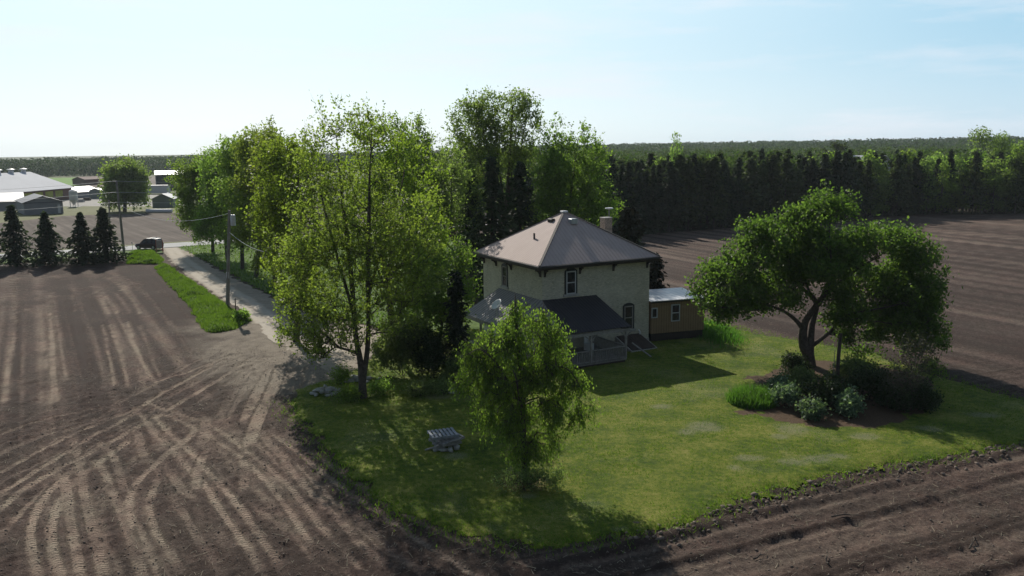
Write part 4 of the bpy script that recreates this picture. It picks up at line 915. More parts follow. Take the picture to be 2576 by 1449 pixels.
tree_at('small_tree', 'small bushy yellow green tree squeezed between the maples and the dark cedar', (1085, 905), 54.5, [(1095, 690, 80, 65, 2.2), (1060, 760, 75, 60, 2.2), (1120, 800, 60, 55, 2), (1185, 735, 32, 26, 1.4, -1), (1040, 840, 60, 40, 2), (1150, 650, 40, 40, 1.5)], 'leaf_fresh', 105, r=.13, n_attr=280, twigs=5, per=9, leaf=.19, spread=.15, twig_len=.6, trop=.25, shell=.5)
DR = [('roadside_tree', 'pale green tree nearest the road at the far end of the drive row', (536, 640), 121, [(485, 460, 48, 68, 3.2), (505, 560, 40, 50, 3), (470, 520, 25, 50, 2.5), (520, 430, 35, 35, 3)], 'leaf_fresh', 111),
      ('roadside_tree', 'second tree of the drive row, mid green with a hazy rounded crown', (572, 655), 113, [(545, 440, 40, 55, 3.2), (560, 530, 42, 70, 3.2), (530, 570, 35, 40, 3)], 'leaf_fresh', 112),
      ('roadside_tree', 'third tree of the drive row with fresh green crown behind the pole', (610, 680), 103, [(595, 410, 45, 55, 3), (605, 500, 50, 80, 3.2), (590, 590, 40, 35, 3)], 'leaf_fresh', 113),
      ('roadside_tree', 'tallest tree of the drive row, pointed twigs above the pole', (644, 697), 96, [(645, 385, 45, 45, 3), (655, 470, 55, 80, 3.2), (635, 570, 50, 60, 3), (665, 360, 28, 25, 2, 0, .6)], 'leaf_maple', 114),
      ('roadside_tree', 'shaded tree of the drive row closest to the yellow green maple', (690, 722), 88, [(690, 410, 45, 75, 3), (690, 560, 50, 90, 3), (680, 650, 35, 30, 2.4)], 'leaf_maple', 115)]
for nm, lb, bp_, Y_, bl, lm, sd_ in DR:
    tree_at(nm, lb, bp_, Y_, bl, lm, sd_, n_attr=260, twigs=5, per=13, leaf=.29, spread=.24, twig_len=1.4, trop=.6, shell=.5, group='trees in a row along the drive', r=.24)
tree_at('twin_topped_tree', 'tallest tree in the yard with two airy tops above the house', (1262, 700), 86, [(1185, 330, 60, 80, 3), (1205, 280, 45, 40, 2.6, 0, .7), (1300, 310, 62, 75, 3, 0, .7), (1325, 290, 38, 50, 2, 0, .6), (1245, 320, 45, 75, 2.6, 0, .8), (1160, 410, 52, 60, 3), (1245, 400, 85, 60, 3.4), (1320, 400, 50, 55, 3), (1180, 490, 70, 60, 3, -2), (1140, 560, 50, 65, 2.6, -3), (1290, 265, 40, 28, 2, 0, .6)], 'leaf_tall', 106, r=.34, n_attr=560, twigs=5, per=9, leaf=.24, spread=.15, twig_len=1.1, trop=.65, shell=.5, arc=.03)
tree_at('poplar_tree', 'bright green tree directly behind the roof with two thin tops', (1445, 640), 80, [(1400, 410, 50, 70, 3), (1480, 420, 50, 70, 3), (1395, 340, 22, 45, 1.6, 0, .4), (1455, 345, 28, 45, 1.6, 0, .4), (1440, 490, 90, 60, 3.2), (1510, 520, 45, 50, 2.6), (1380, 520, 45, 50, 2.6), (1450, 560, 80, 40, 3), (1370, 440, 30, 40, 2)], 'leaf_fresh', 107, r=.26, n_attr=480, twigs=5, per=9, leaf=.24, spread=.15, twig_len=1.0, trop=.5, shell=.45, arc=.04)
for px_, Y_, top_, R_, lb in ((1240, 79, 392, 4.0, 'dark spruce half hidden under the twin topped tree, nearest the porch'), (1310, 81, 405, 4.0, 'dark spruce standing behind the left slope of the roof'), (1190, 84, 440, 3.0, 'dark spruce deepest in the gap left of the roof')):
    b = on(px_, 700, Y_); b[2] = 0; conifer('spruce_tree', lb, b, on(px_, top_, Y_)[2], R_*1.15, int(px_), 'needle', levels=40, nb=8, spr=6, size=.55, group='dark spruces behind the house')
# narrow cedar, shrubs near the porch
b = at(1150, 953); conifer('cedar_tree', 'narrow black green columnar cedar beside the porch', b, on(1150, 688, b[1])[2], .85, 41, 'cedar', levels=60, nb=9, spr=4, size=.26, droop=-.55, power=.28, bare=.01)
def bush(name, label, px, py, blobs, lm, seed, **kw):
    b = at(px, py); Y = b[1]; return shrub(name, label, b, [pb(q[0], q[1], q[2], q[3], Y + (q[5] if len(q) > 5 else 0), q[4]) for q in blobs], lm, seed, **kw)
bush('lilac_shrub', 'large grey green lilac shrub behind the forked maple trunk', 1010, 945, [(1000, 880, 55, 55, 1.4), (960, 890, 35, 45, 1), (1050, 870, 45, 60, 1.2), (1010, 830, 45, 35, 1.2)], 'leaf_lilac', 42, n_attr=190, per=14, leaf=.16)
bush('lilac_shrub', 'dark shrub in the shade left of the cedar', 1095, 950, [(1095, 885, 40, 50, 1.2), (1075, 915, 35, 30, 1)], 'leaf_dark', 43, n_attr=100, leaf=.15)
bush('flowering_shrub', 'small grey leaved shrub between the cedar and the weeping tree', 1150, 960, [(1150, 925, 25, 28, .8), (1170, 905, 18, 20, .6), (1130, 945, 22, 16, .7)], 'leaf_lilac', 44, n_attr=70, leaf=.12)
for i, (px, py, rx, rz, lb) in enumerate(((860, 955, 22, 22, 'leafy weeds left of the forked maple beside the gravel'), (960, 985, 35, 16, 'low weeds right of the forked maple trunk'), (880, 1000, 30, 14, 'low weeds around the rock pile'), (1050, 990, 45, 14, 'low shaded plants under the lilac shrub'), (1110, 985, 40, 14, 'low shaded plants in front of the cedar'))):
    bush('weeds', lb, px, py+8, [(px, py-4, rx, rz, .7)], 'leaf_lilac' if i > 2 else 'leaf_fresh', 50+i, n_attr=45, per=12, leaf=.11, cat='weeds')
b = on(1585, 690, 72); b[2] = 0; conifer('cedar_tree', 'rusty brown cedar behind the chimney at the edge of the right field', b, on(1582, 522, 72)[2], 1.9, 45, 'rusty', levels=46, nb=9, spr=6, size=.42, droop=-.3, power=.45, bare=.02)
b = on(1648, 745, 70.5); b[2] = 0; conifer('cedar_tree', 'short dark cedar peeking out behind the right corner of the brick house', b, on(1645, 640, 70.5)[2], 1.1, 46, 'rusty', levels=30, nb=9, spr=5, size=.38, droop=-.3, power=.4, bare=.02)

# big broad tree on the right
YM = 54.1
def z6(x, y): return (1677+x/3, 456+y/3)
def zt6(pts): return ptr([z6(p[0], p[1]) + tuple(p[2:]) for p in pts], YM)
tm = [zt6([(1078, 1400, .44), (1072, 1320, .37), (1035, 1230, .33), (1028, 1130, .27), (1055, 1040, .22), (1110, 965, .20), (1180, 870, .17, -.4), (1230, 740, .13, -.8), (1235, 560, .08, -1), (1230, 380, .05, -1), (1235, 240, .025, -1)]),
      zt6([(1082, 1330, .26), (1086, 1220, .23), (1098, 1080, .19), (1130, 930, .15, .5), (1050, 830, .11, 1.5), (940, 720, .08, 2), (830, 620, .055, 2.2), (700, 500, .03, 2.4)]),
      zt6([(1025, 1110, .16), (985, 1060, .13), (930, 1010, .11, -.3), (850, 965, .09, -.6), (720, 925, .065, -.8), (560, 895, .04, -.8), (400, 860, .02, -.8)]),
      zt6([(1105, 1235, .16), (1180, 1180, .13), (1260, 1110, .11, .3), (1330, 1010, .09, .6), (1420, 930, .07, .8), (1560, 840, .05, 1), (1720, 720, .03, 1.2)]),
      zt6([(1200, 850, .10), (1330, 740, .08, -1), (1480, 640, .06, -1.6), (1640, 540, .03, -2)]), zt6([(980, 830, .09), (860, 760, .06, .6), (700, 690, .045, .8), (520, 620, .03, 1)]), zt6([(1100, 900, .10), (1010, 640, .07, 2.5), (960, 420, .035, 3)]),
      zt6([(1330, 1010, .08), (1500, 980, .06, -1.5), (1700, 940, .045, -2), (1850, 900, .03, -2)])]
def b6(x, y, rx, rz, ry, w=1.0, dy=0): p = z6(x, y); return pb(p[0], p[1], rx/3, rz/3, YM+dy, ry, w)
grow_tree('broad_maple', 'broad spreading dark green maple with twin trunk right of the house', at(2035, 920), tm,
    [b6(1230, 190, 170, 95, 2.2), b6(1040, 300, 170, 95, 2.4), b6(760, 410, 200, 110, 2.6), b6(610, 560, 170, 110, 2.6), b6(430, 680, 150, 110, 2.4), b6(320, 840, 130, 130, 2.2), b6(430, 990, 120, 70, 1.8), b6(1150, 470, 220, 110, 3), b6(1480, 470, 200, 110, 3, .9), b6(1730, 440, 150, 100, 2.4), b6(1860, 560, 140, 120, 2.4), b6(1900, 740, 180, 130, 2.6), b6(1900, 920, 150, 130, 2.4),
     b6(1820, 1080, 170, 90, 2.2), b6(1990, 1200, 90, 40, 1.2), b6(1560, 760, 230, 130, 3, 1, 1), b6(1200, 700, 150, 100, 2, 1, -2), b6(930, 890, 90, 75, 1.6, 1, -1), b6(1400, 1010, 180, 80, 2.6), b6(1650, 1010, 160, 110, 2.6), b6(1350, 1160, 140, 45, 1.6), b6(1500, 1280, 150, 40, 1.2, .4), b6(700, 950, 110, 50, 1.6), b6(1050, 600, 200, 120, 3.6, 1, 2), b6(900, 600, 200, 110, 3, .8, 1), b6(1350, 600, 160, 120, 2.6, .9, -1), b6(1000, 780, 120, 70, 2, .6, 1.5), b6(620, 780, 150, 90, 2.4, .8), b6(1700, 850, 150, 110, 3, .9), b6(1980, 1000, 100, 110, 1.6, .9), b6(1600, 1150, 170, 60, 1.6, .7), b6(560, 900, 190, 100, 2.2, .8), b6(780, 830, 160, 110, 2.4, .7, 1), b6(1310, 880, 150, 100, 2, .8, -1), b6(1240, 1050, 80, 60, 1.4, .6), b6(880, 700, 150, 90, 2, .8, 1.5), b6(1950, 1130, 130, 90, 1.8, 1), b6(1830, 1230, 120, 50, 1.6, .9)],
    'leaf_broad', 120, n_attr=1500, twigs=5, per=10, leaf=.21, spread=.19, twig_len=.62, trop=.3, arc=.06, shell=.5)
# weeping tree in the foreground
YW = at(1322, 1215)[1]
def bw(px, py, rx, rz, ry, w=1.0): return pb(px, py, rx, rz, YW, ry, w)
tw_ = [ptr([(1322, 1222, .17), (1320, 1160, .14), (1316, 1080, .12), (1312, 980, .10), (1304, 880, .08), (1298, 800, .05), (1296, 740, .015)], YW), ptr([(1312, 980, .07), (1345, 890, .05, .4), (1365, 810, .03, .5), (1368, 760, .012, .5)], YW),
       ptr([(1316, 1030, .06), (1260, 930, .045, -.5), (1210, 880, .03, -.7), (1180, 890, .015, -.8)], YW), ptr([(1314, 1010, .06), (1380, 930, .045, -.4), (1430, 930, .03, -.6), (1470, 990, .012, -.6)], YW), ptr([(1312, 1050, .06), (1300, 960, .04, -1.4), (1290, 930, .02, -1.9)], YW), ptr([(1312, 1050, .06), (1330, 950, .04, 1.2), (1340, 900, .02, 1.8)], YW)]
grow_tree('weeping_tree', 'small weeping tree with drooping leaf curtains in the lawn foreground', at(1322, 1215), tw_,
    [bw(1296, 775, 34, 40, .6, .8), bw(1366, 790, 30, 42, .5, .8), bw(1275, 850, 80, 45, 1.3, 1.0), bw(1385, 840, 40, 40, .8), bw(1200, 900, 48, 40, .8, 1.2), bw(1172, 955, 26, 30, .5, 1.2), bw(1240, 960, 50, 50, 1.2), bw(1310, 930, 90, 60, 1.5), bw(1395, 910, 50, 50, 1.0), bw(1450, 960, 34, 34, .7), bw(1290, 1040, 80, 60, 1.3, .9), bw(1390, 1010, 50, 60, 1, .9), bw(1455, 1030, 30, 40, .6, 1.0), bw(1488, 1020, 10, 24, .3, 1.2), bw(1215, 1030, 24, 30, .5, .8), bw(1330, 1120, 40, 50, .8, .7), bw(1388, 1090, 24, 40, .5, .8), bw(1300, 1130, 26, 50, .6, .7)],
    'leaf_willow', 130, n_attr=640, twigs=5, per=11, leaf=.115, spread=.06, twig_len=.7, trop=-1.0, arc=.25, shell=.6, hang=(0, 0, -1.0), asp=.5)
bush('flowering_shrub', 'ragged grey weeds at the foot of the weeping tree', 1310, 1235, [(1285, 1220, 40, 25, .7), (1345, 1210, 45, 30, .8), (1390, 1215, 30, 22, .6)], 'leaf_lilac', 131, n_attr=80, leaf=.09, per=11, cat='weeds')

# ---- the flower bed
bush('day_lilies', 'bright green grassy clump at the left end of the flower bed', 1890, 1018, [(1870, 995, 32, 20, .9), (1915, 992, 35, 22, .9)], 'leaf_iris', 140, n_attr=10, per=4, leaf=.1, cat='plant')
r_ = np.random.default_rng(141); c0 = at(1892, 1012)[:2]; n = 2600; a = r_.uniform(0, 2*math.pi, n); rr2 = np.sqrt(r_.uniform(0, 1, n)); x, y = np.cos(a)*rr2*1.35, np.sin(a)*rr2*1.5
v, f = blades(x, y, np.zeros(n), np.full(n, .95)*(1-.45*rr2**2), np.full(n, .05), r_, .55)
o = [q for q in bpy.data.objects if q.name.startswith('day_lilies')][0]; np_mesh('blades', v, f, M['leaf_iris'], o, loc=(c0[0]-o.location.x, c0[1]-o.location.y, 0))
for i, (px, py, rx, rz, lb) in enumerate(((1975, 1022, 26, 30, 'variegated pale leaved shrub right of the grassy clump'), (2040, 1052, 26, 22, 'small pale leaved shrub lowest at the front of the flower bed'), (2138, 1048, 28, 30, 'pale leaved shrub at the front of the bed right of the low one'), (1960, 990, 20, 18, 'yellowish pale shrub behind the grassy clump'))):
    bush('pale_shrub', lb, px, py, [(px, py-rz*.9, rx, rz, .8)], 'leaf_hosta', 150+i, n_attr=60, per=12, leaf=.16, tw=.3, group='pale leaved shrubs in the flower bed')
for i, (px, py, rx, rz, lm, lb) in enumerate(((2085, 1025, 55, 40, 'leaf_dark', 'bluish dark shrub in the middle of the flower bed'), (2010, 985, 45, 28, 'leaf_lilac', 'dull green shrub below the big maple trunk'), (2190, 1010, 55, 45, 'leaf_dark', 'dark shrub in the shade under the maple right side'), (2250, 1030, 45, 35, 'leaf_dark', 'blackish shrub beside the bare twiggy bush'), (2000, 940, 28, 20, 'leaf_dark', 'dark suckers around the foot of the big maple'), (2150, 960, 50, 26, 'leaf_lilac', 'loose green shrub behind the garden post'), (2320, 1030, 30, 30, 'leaf_dark', 'dark low shrub at the right end of the flower bed'))):
    bush('dark_shrub', lb, px, py, [(px, py-rz*.95, rx, rz, 1.2), (px+rx*.4, py-rz*.7, rx*.6, rz*.6, 1)], lm, 160+i, n_attr=95, per=12, leaf=.15, tw=.4, group='dark shrubs in the flower bed')
bush('bare_bush', 'tall twiggy nearly bare bush at the right end of the flower bed', 2285, 1035, [(2285, 950, 55, 70, 1.3), (2300, 890, 65, 35, 1.2), (2260, 990, 35, 40, 1)], 'leaf_twig', 170, n_attr=150, per=3, twigs=4, leaf=.11, spread=.12, trop=1.2, stems=14, bark='bark', tw=.7)
bush('young_tree', 'thin sapling leaning at the right edge of the twiggy bush', 2330, 985, [(2345, 930, 25, 22, .7), (2370, 870, 18, 14, .5)], 'leaf_broad', 171, n_attr=30, per=8, leaf=.14, stems=2)
bush('tall_grass_clump', 'tall bright grass growing at the end of the brown mobile home', 1800, 852, [(1800, 838, 20, 14, 1)], 'leaf_iris', 172, n_attr=8, per=3, leaf=.1, cat='plant')
n = 3000; c0 = at(1800, 842)[:2]; x, y = r_.normal(size=n)*1.0, r_.normal(size=n)*1.6; v, f = blades(x, y, np.zeros(n), np.full(n, .75)*np.exp(-(x/1.6)**2), np.full(n, .06), r_, .7)
o = [q for q in bpy.data.objects if q.name.startswith('tall_grass_clump')][0]; np_mesh('blades', v, f, M['leaf_iris'], o, loc=(c0[0]-o.location.x, c0[1]-o.location.y, 0))
gp = at(2104, 978); g = empty('garden_post', gp, 'dark wooden post standing in the flower bed under the maple', 'post')
zt2 = on(2109, 838, gp[1])[2]; MB().tube([(0, 0, -.2), (.03, 0, zt2*.6), (.08, 0, zt2)], [.12, .105, .095], 10).build('pole', M['dark_wood'], g); MB().tube([(-.22, 0, -.1), (-.20, 0, zt2*.7)], .018, 6).build('stake', M['grey_wood'], g)
# foot shrub by the service pole
bush('dark_shrub', 'round dense bush at the tip of the grass verge by the service pole', 606, 806, [(606, 795, 11, 10, .9)], 'leaf_fresh', 180, n_attr=50, per=14, leaf=.16, tw=.3)
# stones
def stone_pile(name, label, px, py, rx, ry, n, seed, size=.22, hmax=.5):
    r = np.random.default_rng(seed); b = at(px, py); root = empty(name, b, label, 'rocks')
    for i in range(n):
        a, q = r.uniform(0, 2*math.pi), math.sqrt(r.uniform(0, 1)); x, y = math.cos(a)*q*rx, math.sin(a)*q*ry; h = hmax*(1-q)*r.uniform(.2, 1)
        s = np.array([size*r.uniform(.6, 1.4)]); v, f = lumps(np.zeros(1), np.zeros(1), np.zeros(1), s, r); v[:, 2] *= .6; np_mesh('stone', v, f, M['stone'], root, loc=(x, y, h+.05))
    return root
stone_pile('rock_pile', 'pile of grey field stones at the lawn corner by the gravel', 818, 990, .85, .9, 26, 201, .24, .6)
stone_pile('rock_pile', 'row of pale stones behind the forked maple trunk', 905, 957, 1.2, .7, 18, 202, .26, .35)
stone_pile('rock_pile', 'flat pale stones scattered in the shade before the cedar', 1150, 985, .9, .6, 9, 203, .2, .1)
# pallet stack
pp = at(1117, 1128); ps = empty('pallet_stack', pp, 'grey wooden pallet stack resting on stones under the trees on the lawn', 'pallets')
for k, (z, dx, rot, tl) in enumerate(((.30, .05, .10, .03), (.46, .16, .38, .09), (.66, -.05, -.02, .02))):
    mb = MB(); 
    for i in range(7): mb.box(-.62+i*.187, -.55, .10, -.62+i*.187+.115, .55, .125)
    for y in (-.52, -.04, .44): mb.box(-.62, y, 0, .65, y+.09, .0985)
    o = mb.build('pallet', M['grey_wood'] if k < 2 else mat_plain('pallet_top', (.27, .28, .30), .8, var=.3, scale=4), ps); o.location = (dx, 0, z); o.rotation_euler = (tl, -tl, rot+.35)
r = np.random.default_rng(205)
for x, y in ((-.35, -.3), (.0, -.45), (.35, -.5), (.45, .3), (-.4, .35), (.62, -.25)):
    v, f = lumps(np.zeros(1), np.zeros(1), np.zeros(1), np.array([.24]), r); np_mesh('stone', v, f, M['stone'], ps, loc=(x, y, .12))
MB().obox((-.85, -.3, .05), (.1, -.62, .42), .12, .05).build('board', M['grey_wood'], ps); MB().obox((-.2, -.62, .42), (.85, -.35, .60), .11, .05).build('board', M['grey_wood'], ps)
# bare branches lying on the ploughed soil
for i, (zx, zy, L, an, lb) in enumerate(((1150, 780, 1.9, -.75, 'longest bare branch lying on the ploughed soil near the lawn'), (1240, 1000, 1.2, -.15, 'dark stick lying in the furrows right of the lawn tip'), (470, 975, 1.1, -.5, 'bare stick on the soil just below the lawn edge'), (2190, 1190, 1.0, .9, 'crooked pale twig far right on the soil'), (590, 1290, .6, .5, 'short pale stick on the soil near the bottom edge'), (1090, 1320, .7, 1.2, 'upright thin twig in the lower furrows'))):
    p = at(1717.3+zx/3, 966+zy/3); r = np.random.default_rng(300+i); mb = MB(); d = np.array([math.cos(an), math.sin(an), 0]); z0 = field_z(np.array([p[0]]), np.array([p[1]]))[0]
    pts = [np.array([0, 0, .04]) + d*L*(t-.5) + np.array([0, 0, .05*math.sin(3*t)]) + r.normal(size=3)*.03 for t in np.linspace(0, 1, 6)]; mb.tube(pts, [.035, .03, .026, .02, .015, .008], 6)
    mb.tube([pts[2], pts[2]+np.array([.12, .25, .12])*L*.5, pts[2]+np.array([.2, .4, .1])*L*.6], [.018, .012, .006], 5)
    tag(mb.build('fallen_branch', M['bark'], loc=(p[0], p[1], z0)), lb, 'branch', 'branches lying on the soil')
# ================================================================== ROAD SIDE AND FAR FARM
def zz(x, y): return (x*.25, 375.6+y*.25)        # measured on an enlarged upper-left quarter
GZ = -.1
# spruces by the road
for i, (px, py, top, R_, lb) in enumerate(((42, 668, 517, 3.3, 'tallest left spruce by the road at the edge of the picture'), (124, 666, 534, 3.1, 'second spruce from the left beside the road'), (212, 664, 536, 2.9, 'slim spruce left of the rightmost one by the road'), (268, 660, 522, 3.2, 'rightmost roadside spruce next to the leaning utility pole'))):
    b = at(px, py); conifer('spruce_tree', lb, b, on(px, top, b[1])[2], R_, 400+i, 'needle', levels=30, nb=10, spr=7, size=.48, droop=.34, power=.85, bare=.02, ragged=.3, group='dark spruces beside the road')
# poles and wires
M['pole_wood'] = mat_plain('pole_wood', (.22, .20, .17), .9, var=.25, scale=2)
M['wire'] = mat_plain('wire', (.55, .56, .57), .5, .0, var=.1)
def lean(px0, py0, px1, py1):
    b = at(px0, py0); t = on(px1, py1, b[1]); return b, t
b, t = lean(312, 633, 293, 455); u_ = empty('utility_pole', b, 'tall leaning wooden utility pole beside the rightmost roadside spruce', 'pole')
d = t-b; MB().tube([(0, 0, -.4), d*.5, d], [.19, .16, .13], 10).build('pole', M['pole_wood'], u_)
for hh in (.985, .83, .69): MB().tube([d*hh+np.array([.0, -.28, 0]), d*hh+np.array([0, -.28, .16])], [.05, .07], 8).build('insulator', M['steel'], u_); MB().obox(d*hh+np.array([0, .14, 0]), d*hh+np.array([0, -.36, 0]), .08, .08).build('bracket', M['pole_wood'], u_)
utop = [b + d*h for h in (.985, .83, .69)]
b2, t2 = lean(572, 771, 577, 529); sp_ = empty('service_pole', b2, 'grey wooden service pole with a transformer beside the gravel drive', 'pole')
d2 = t2-b2; MB().tube([(0, 0, -.4), d2*.5, d2], [.18, .15, .125], 10).build('pole', M['pole_wood'], sp_)
tr = d2*.90 + np.array([.36, -.05, 0]); MB().tube([tr+np.array([0, 0, -.50]), tr+np.array([0, 0, -.46]), tr+np.array([0, 0, .40]), tr+np.array([0, 0, .48])], [.20, .23, .23, .17], 14).build('transformer', M['steel'], sp_)
MB().tube([tr+np.array([0, 0, .48]), tr+np.array([0, 0, .66])], [.05, .03], 8).build('bushing', M['dark_trim'], sp_); MB().obox(d2*.90, tr, .07, .10).build('bracket', M['metal_dark'], sp_)
MB().box(.13, -.14, 2.6, .36, .12, 3.2).build('meter_box', M['steel'], sp_)
def wire(name, p, q, sag, label, r=.020):
    p, q = np.array(p), np.array(q); pts = [p+(q-p)*s - np.array([0, 0, 4*sag*s*(1-s)]) for s in np.linspace(0, 1, 22)]
    return tag(MB().tube([x-pts[0] for x in pts], r, 5).build(name, M['wire'], loc=pts[0]), label, 'wire', 'overhead wires along the road')
dirw = np.array([rd[0], rd[1], 0])
for i, (h0, nm) in enumerate(zip(utop, ('top', 'middle', 'lowest'))):
    o_ = np.array([0, -.28, .14]); wire('power_wire', h0+o_, h0+o_-dirw*62+np.array([0, 0, -.2]), 1.0-.1*i, nm+' overhead wire running left above the roadside spruces'); wire('power_wire', h0+o_, h0+o_+dirw*62, 1.0, nm+' overhead wire running right into the drive trees')
wire('service_wire', utop[2]+np.array([0, 0, -.2]), b2+d2*.97, 1.4, 'sagging service wire between the utility pole and the service pole', .014)
wire('service_wire', b2+d2*.78, on(668, 634, 70), .3, 'bright service wire dropping from the service pole into the maples', .016)
b, t = lean(277, 600, 274, 504); st = empty('stub_pole', b, 'short thin pole rising behind the rightmost spruces', 'pole'); MB().tube([(0, 0, -.3), t-b], [.13, .10], 8).build('pole', M['pole_wood'], st)
b = at(334, 634); mp_ = empty('marker_post', b, 'thin white marker post at the roadside left of the car', 'post'); MB().tube([(0, 0, -.2), (0, 0, 1.45)], .035, 6).build('post', M['white_paint'], mp_); MB().box(-.06, -.045, 1.2, .06, -.036, 1.42).build('reflector', M['steel'], mp_)
b = at(593, 783); tag(MB().tube([(0, 0, -.2), (.02, 0, 1.15)], .045, 6).build('stake', M['dark_wood'], loc=b), 'short dark stake beside the service pole', 'post')

# ---- the car on the road
def sect(prof, w, x):  return [(x, y*w, z) for y, z in prof]
cp = at(376, 627); cp[2] = .02
car = empty('parked_car', cp, 'dark maroon sport utility vehicle stopped on the road at the drive mouth', 'car', rz=math.radians(166)); car.scale = (.86, .9, .92)
def mat_paint():
    m, nt, out = nmat('car_paint'); n = tex_noise(nt, 3, 2); col = ramp(nt, n, [(.3, (.022, .008, .011)), (.7, (.032, .011, .015))]); p = principled(nt, out, col, .42, .1, .35); p.inputs['Coat Weight'].default_value = .15; p.inputs['Coat Roughness'].default_value = .2; return m
M['paint'] = mat_paint(); M['tyre'] = mat_plain('tyre', (.02, .02, .02), .85); M['rim'] = mat_plain('rim', (.45, .46, .47), .35, .8)
LX = [(-2.28, .62, .92, .45), (-2.20, .82, 1.02, .30), (-1.4, .90, 1.04, .24), (-.6, .92, 1.03, .24), (.4, .92, 1.02, .24), (1.15, .91, 1.00, .24), (1.75, .86, .92, .26), (2.15, .76, .84, .34), (2.28, .60, .72, .42)]
vs, fs = [], []
for x, w_, zt3, zb in LX: vs += [(x, -w_*.88, zb), (x, -w_, zb+.2), (x, -w_, zt3-.16), (x, -w_*.90, zt3), (x, w_*.90, zt3), (x, w_, zt3-.16), (x, w_, zb+.2), (x, w_*.88, zb)]
for i in range(len(LX)-1):
    for k in range(8): fs.append((i*8+k, i*8+(k+1) % 8, (i+1)*8+(k+1) % 8, (i+1)*8+k))
fs += [tuple(range(8)), tuple(range((len(LX)-1)*8, len(LX)*8))[::-1]]
MB().add(vs, fs).build('body', M['paint'], car, smooth=False)
gx0, gx1 = -2.12, 1.12
RF = [(-2.12, 1.03, .80), (-1.92, 1.66, .66), (-1.2, 1.74, .68), (.0, 1.72, .68), (.35, 1.62, .66), (1.12, 1.02, .78)]
vs, fs = [], []
for x, z, w_ in RF: vs += [(x, -.80, 1.0), (x, -w_, z), (x, w_, z), (x, .80, 1.0)]
for i in range(len(RF)-1):
    for k in range(4): fs.append((i*4+k, i*4+(k+1) % 4, (i+1)*4+(k+1) % 4, (i+1)*4+k))
MB().add(vs, fs).build('cabin_glass', M['glass'], car)
vs, fs = [], []
MB().slab([(-1.98, -.68, 1.70), (.05, -.68, 1.75), (.05, .68, 1.75), (-1.98, .68, 1.70)], .06).build('roof', M['paint'], car, bevel=.02)
for s in (-1, 1):
    mb = MB()
    for xa, za, xb, zb_ in ((-2.08, 1.05, -1.90, 1.68), (-1.05, 1.03, -1.05, 1.72), (-.05, 1.03, -.05, 1.72), (1.08, 1.03, .32, 1.66)): mb.obox((xa, s*.81, za), (xb, s*.69, zb_), .09, .05)
    mb.build('pillar', M['paint'], car); MB().obox((-1.7, s*.62, 1.79), (-.2, s*.62, 1.80), .04, .05).build('roof_rail', M['steel'], car)
    MB().obox((.72, s*.92, 1.08), (.72, s*1.08, 1.10), .16, .14).build('mirror', M['paint'], car); MB().box(2.02, s*.62-.16, .66, 2.24, s*.62+.14, .82).build('headlight', M['white_paint'], car, bevel=.03); MB().box(-2.27, s*.68-.1, .72, -2.16, s*.68+.14, 1.0).build('tail_light', M['paint'], car, bevel=.02)
    for x in (-1.42, 1.42):
        w_ = empty_part('wheel', car); w_.location = (x, s*.80, .36)
        MB().tube([(0, -.13, 0), (0, -.11, 0), (0, .11, 0), (0, .13, 0)], [.30, .36, .36, .30], 18).build('tyre', M['tyre'], w_); MB().tube([(0, s*.125, 0), (0, s*.15, 0)], [.22, .20], 12).build('rim', M['rim'], w_)
# A-frame board behind the car
sb = at(402, 634); sbr = empty('sandwich_board', sb, 'pale sandwich board sign with reddish frame behind the parked car', 'sign', rz=.3)
M['red_frame'] = mat_plain('red_frame', (.34, .13, .10), .7, var=.2); M['pale_panel'] = mat_plain('pale_panel', (.30, .27, .25), .7, var=.15)
for s in (-1, 1):
    mb = MB()
    for x in (-.42, .42): mb.obox((x, s*.38, 0), (x, s*.03, 1.75), .09, .06)
    mb.obox((-.42, s*.30, .35), (.42, s*.30, .35), .07, .05); mb.build('frame', M['red_frame'], sbr); MB().slab([(-.38, s*.28, .55), (.38, s*.28, .55), (.38, s*.055, 1.68), (-.38, s*.055, 1.68)], .03).build('panel', M['pale_panel'], sbr)

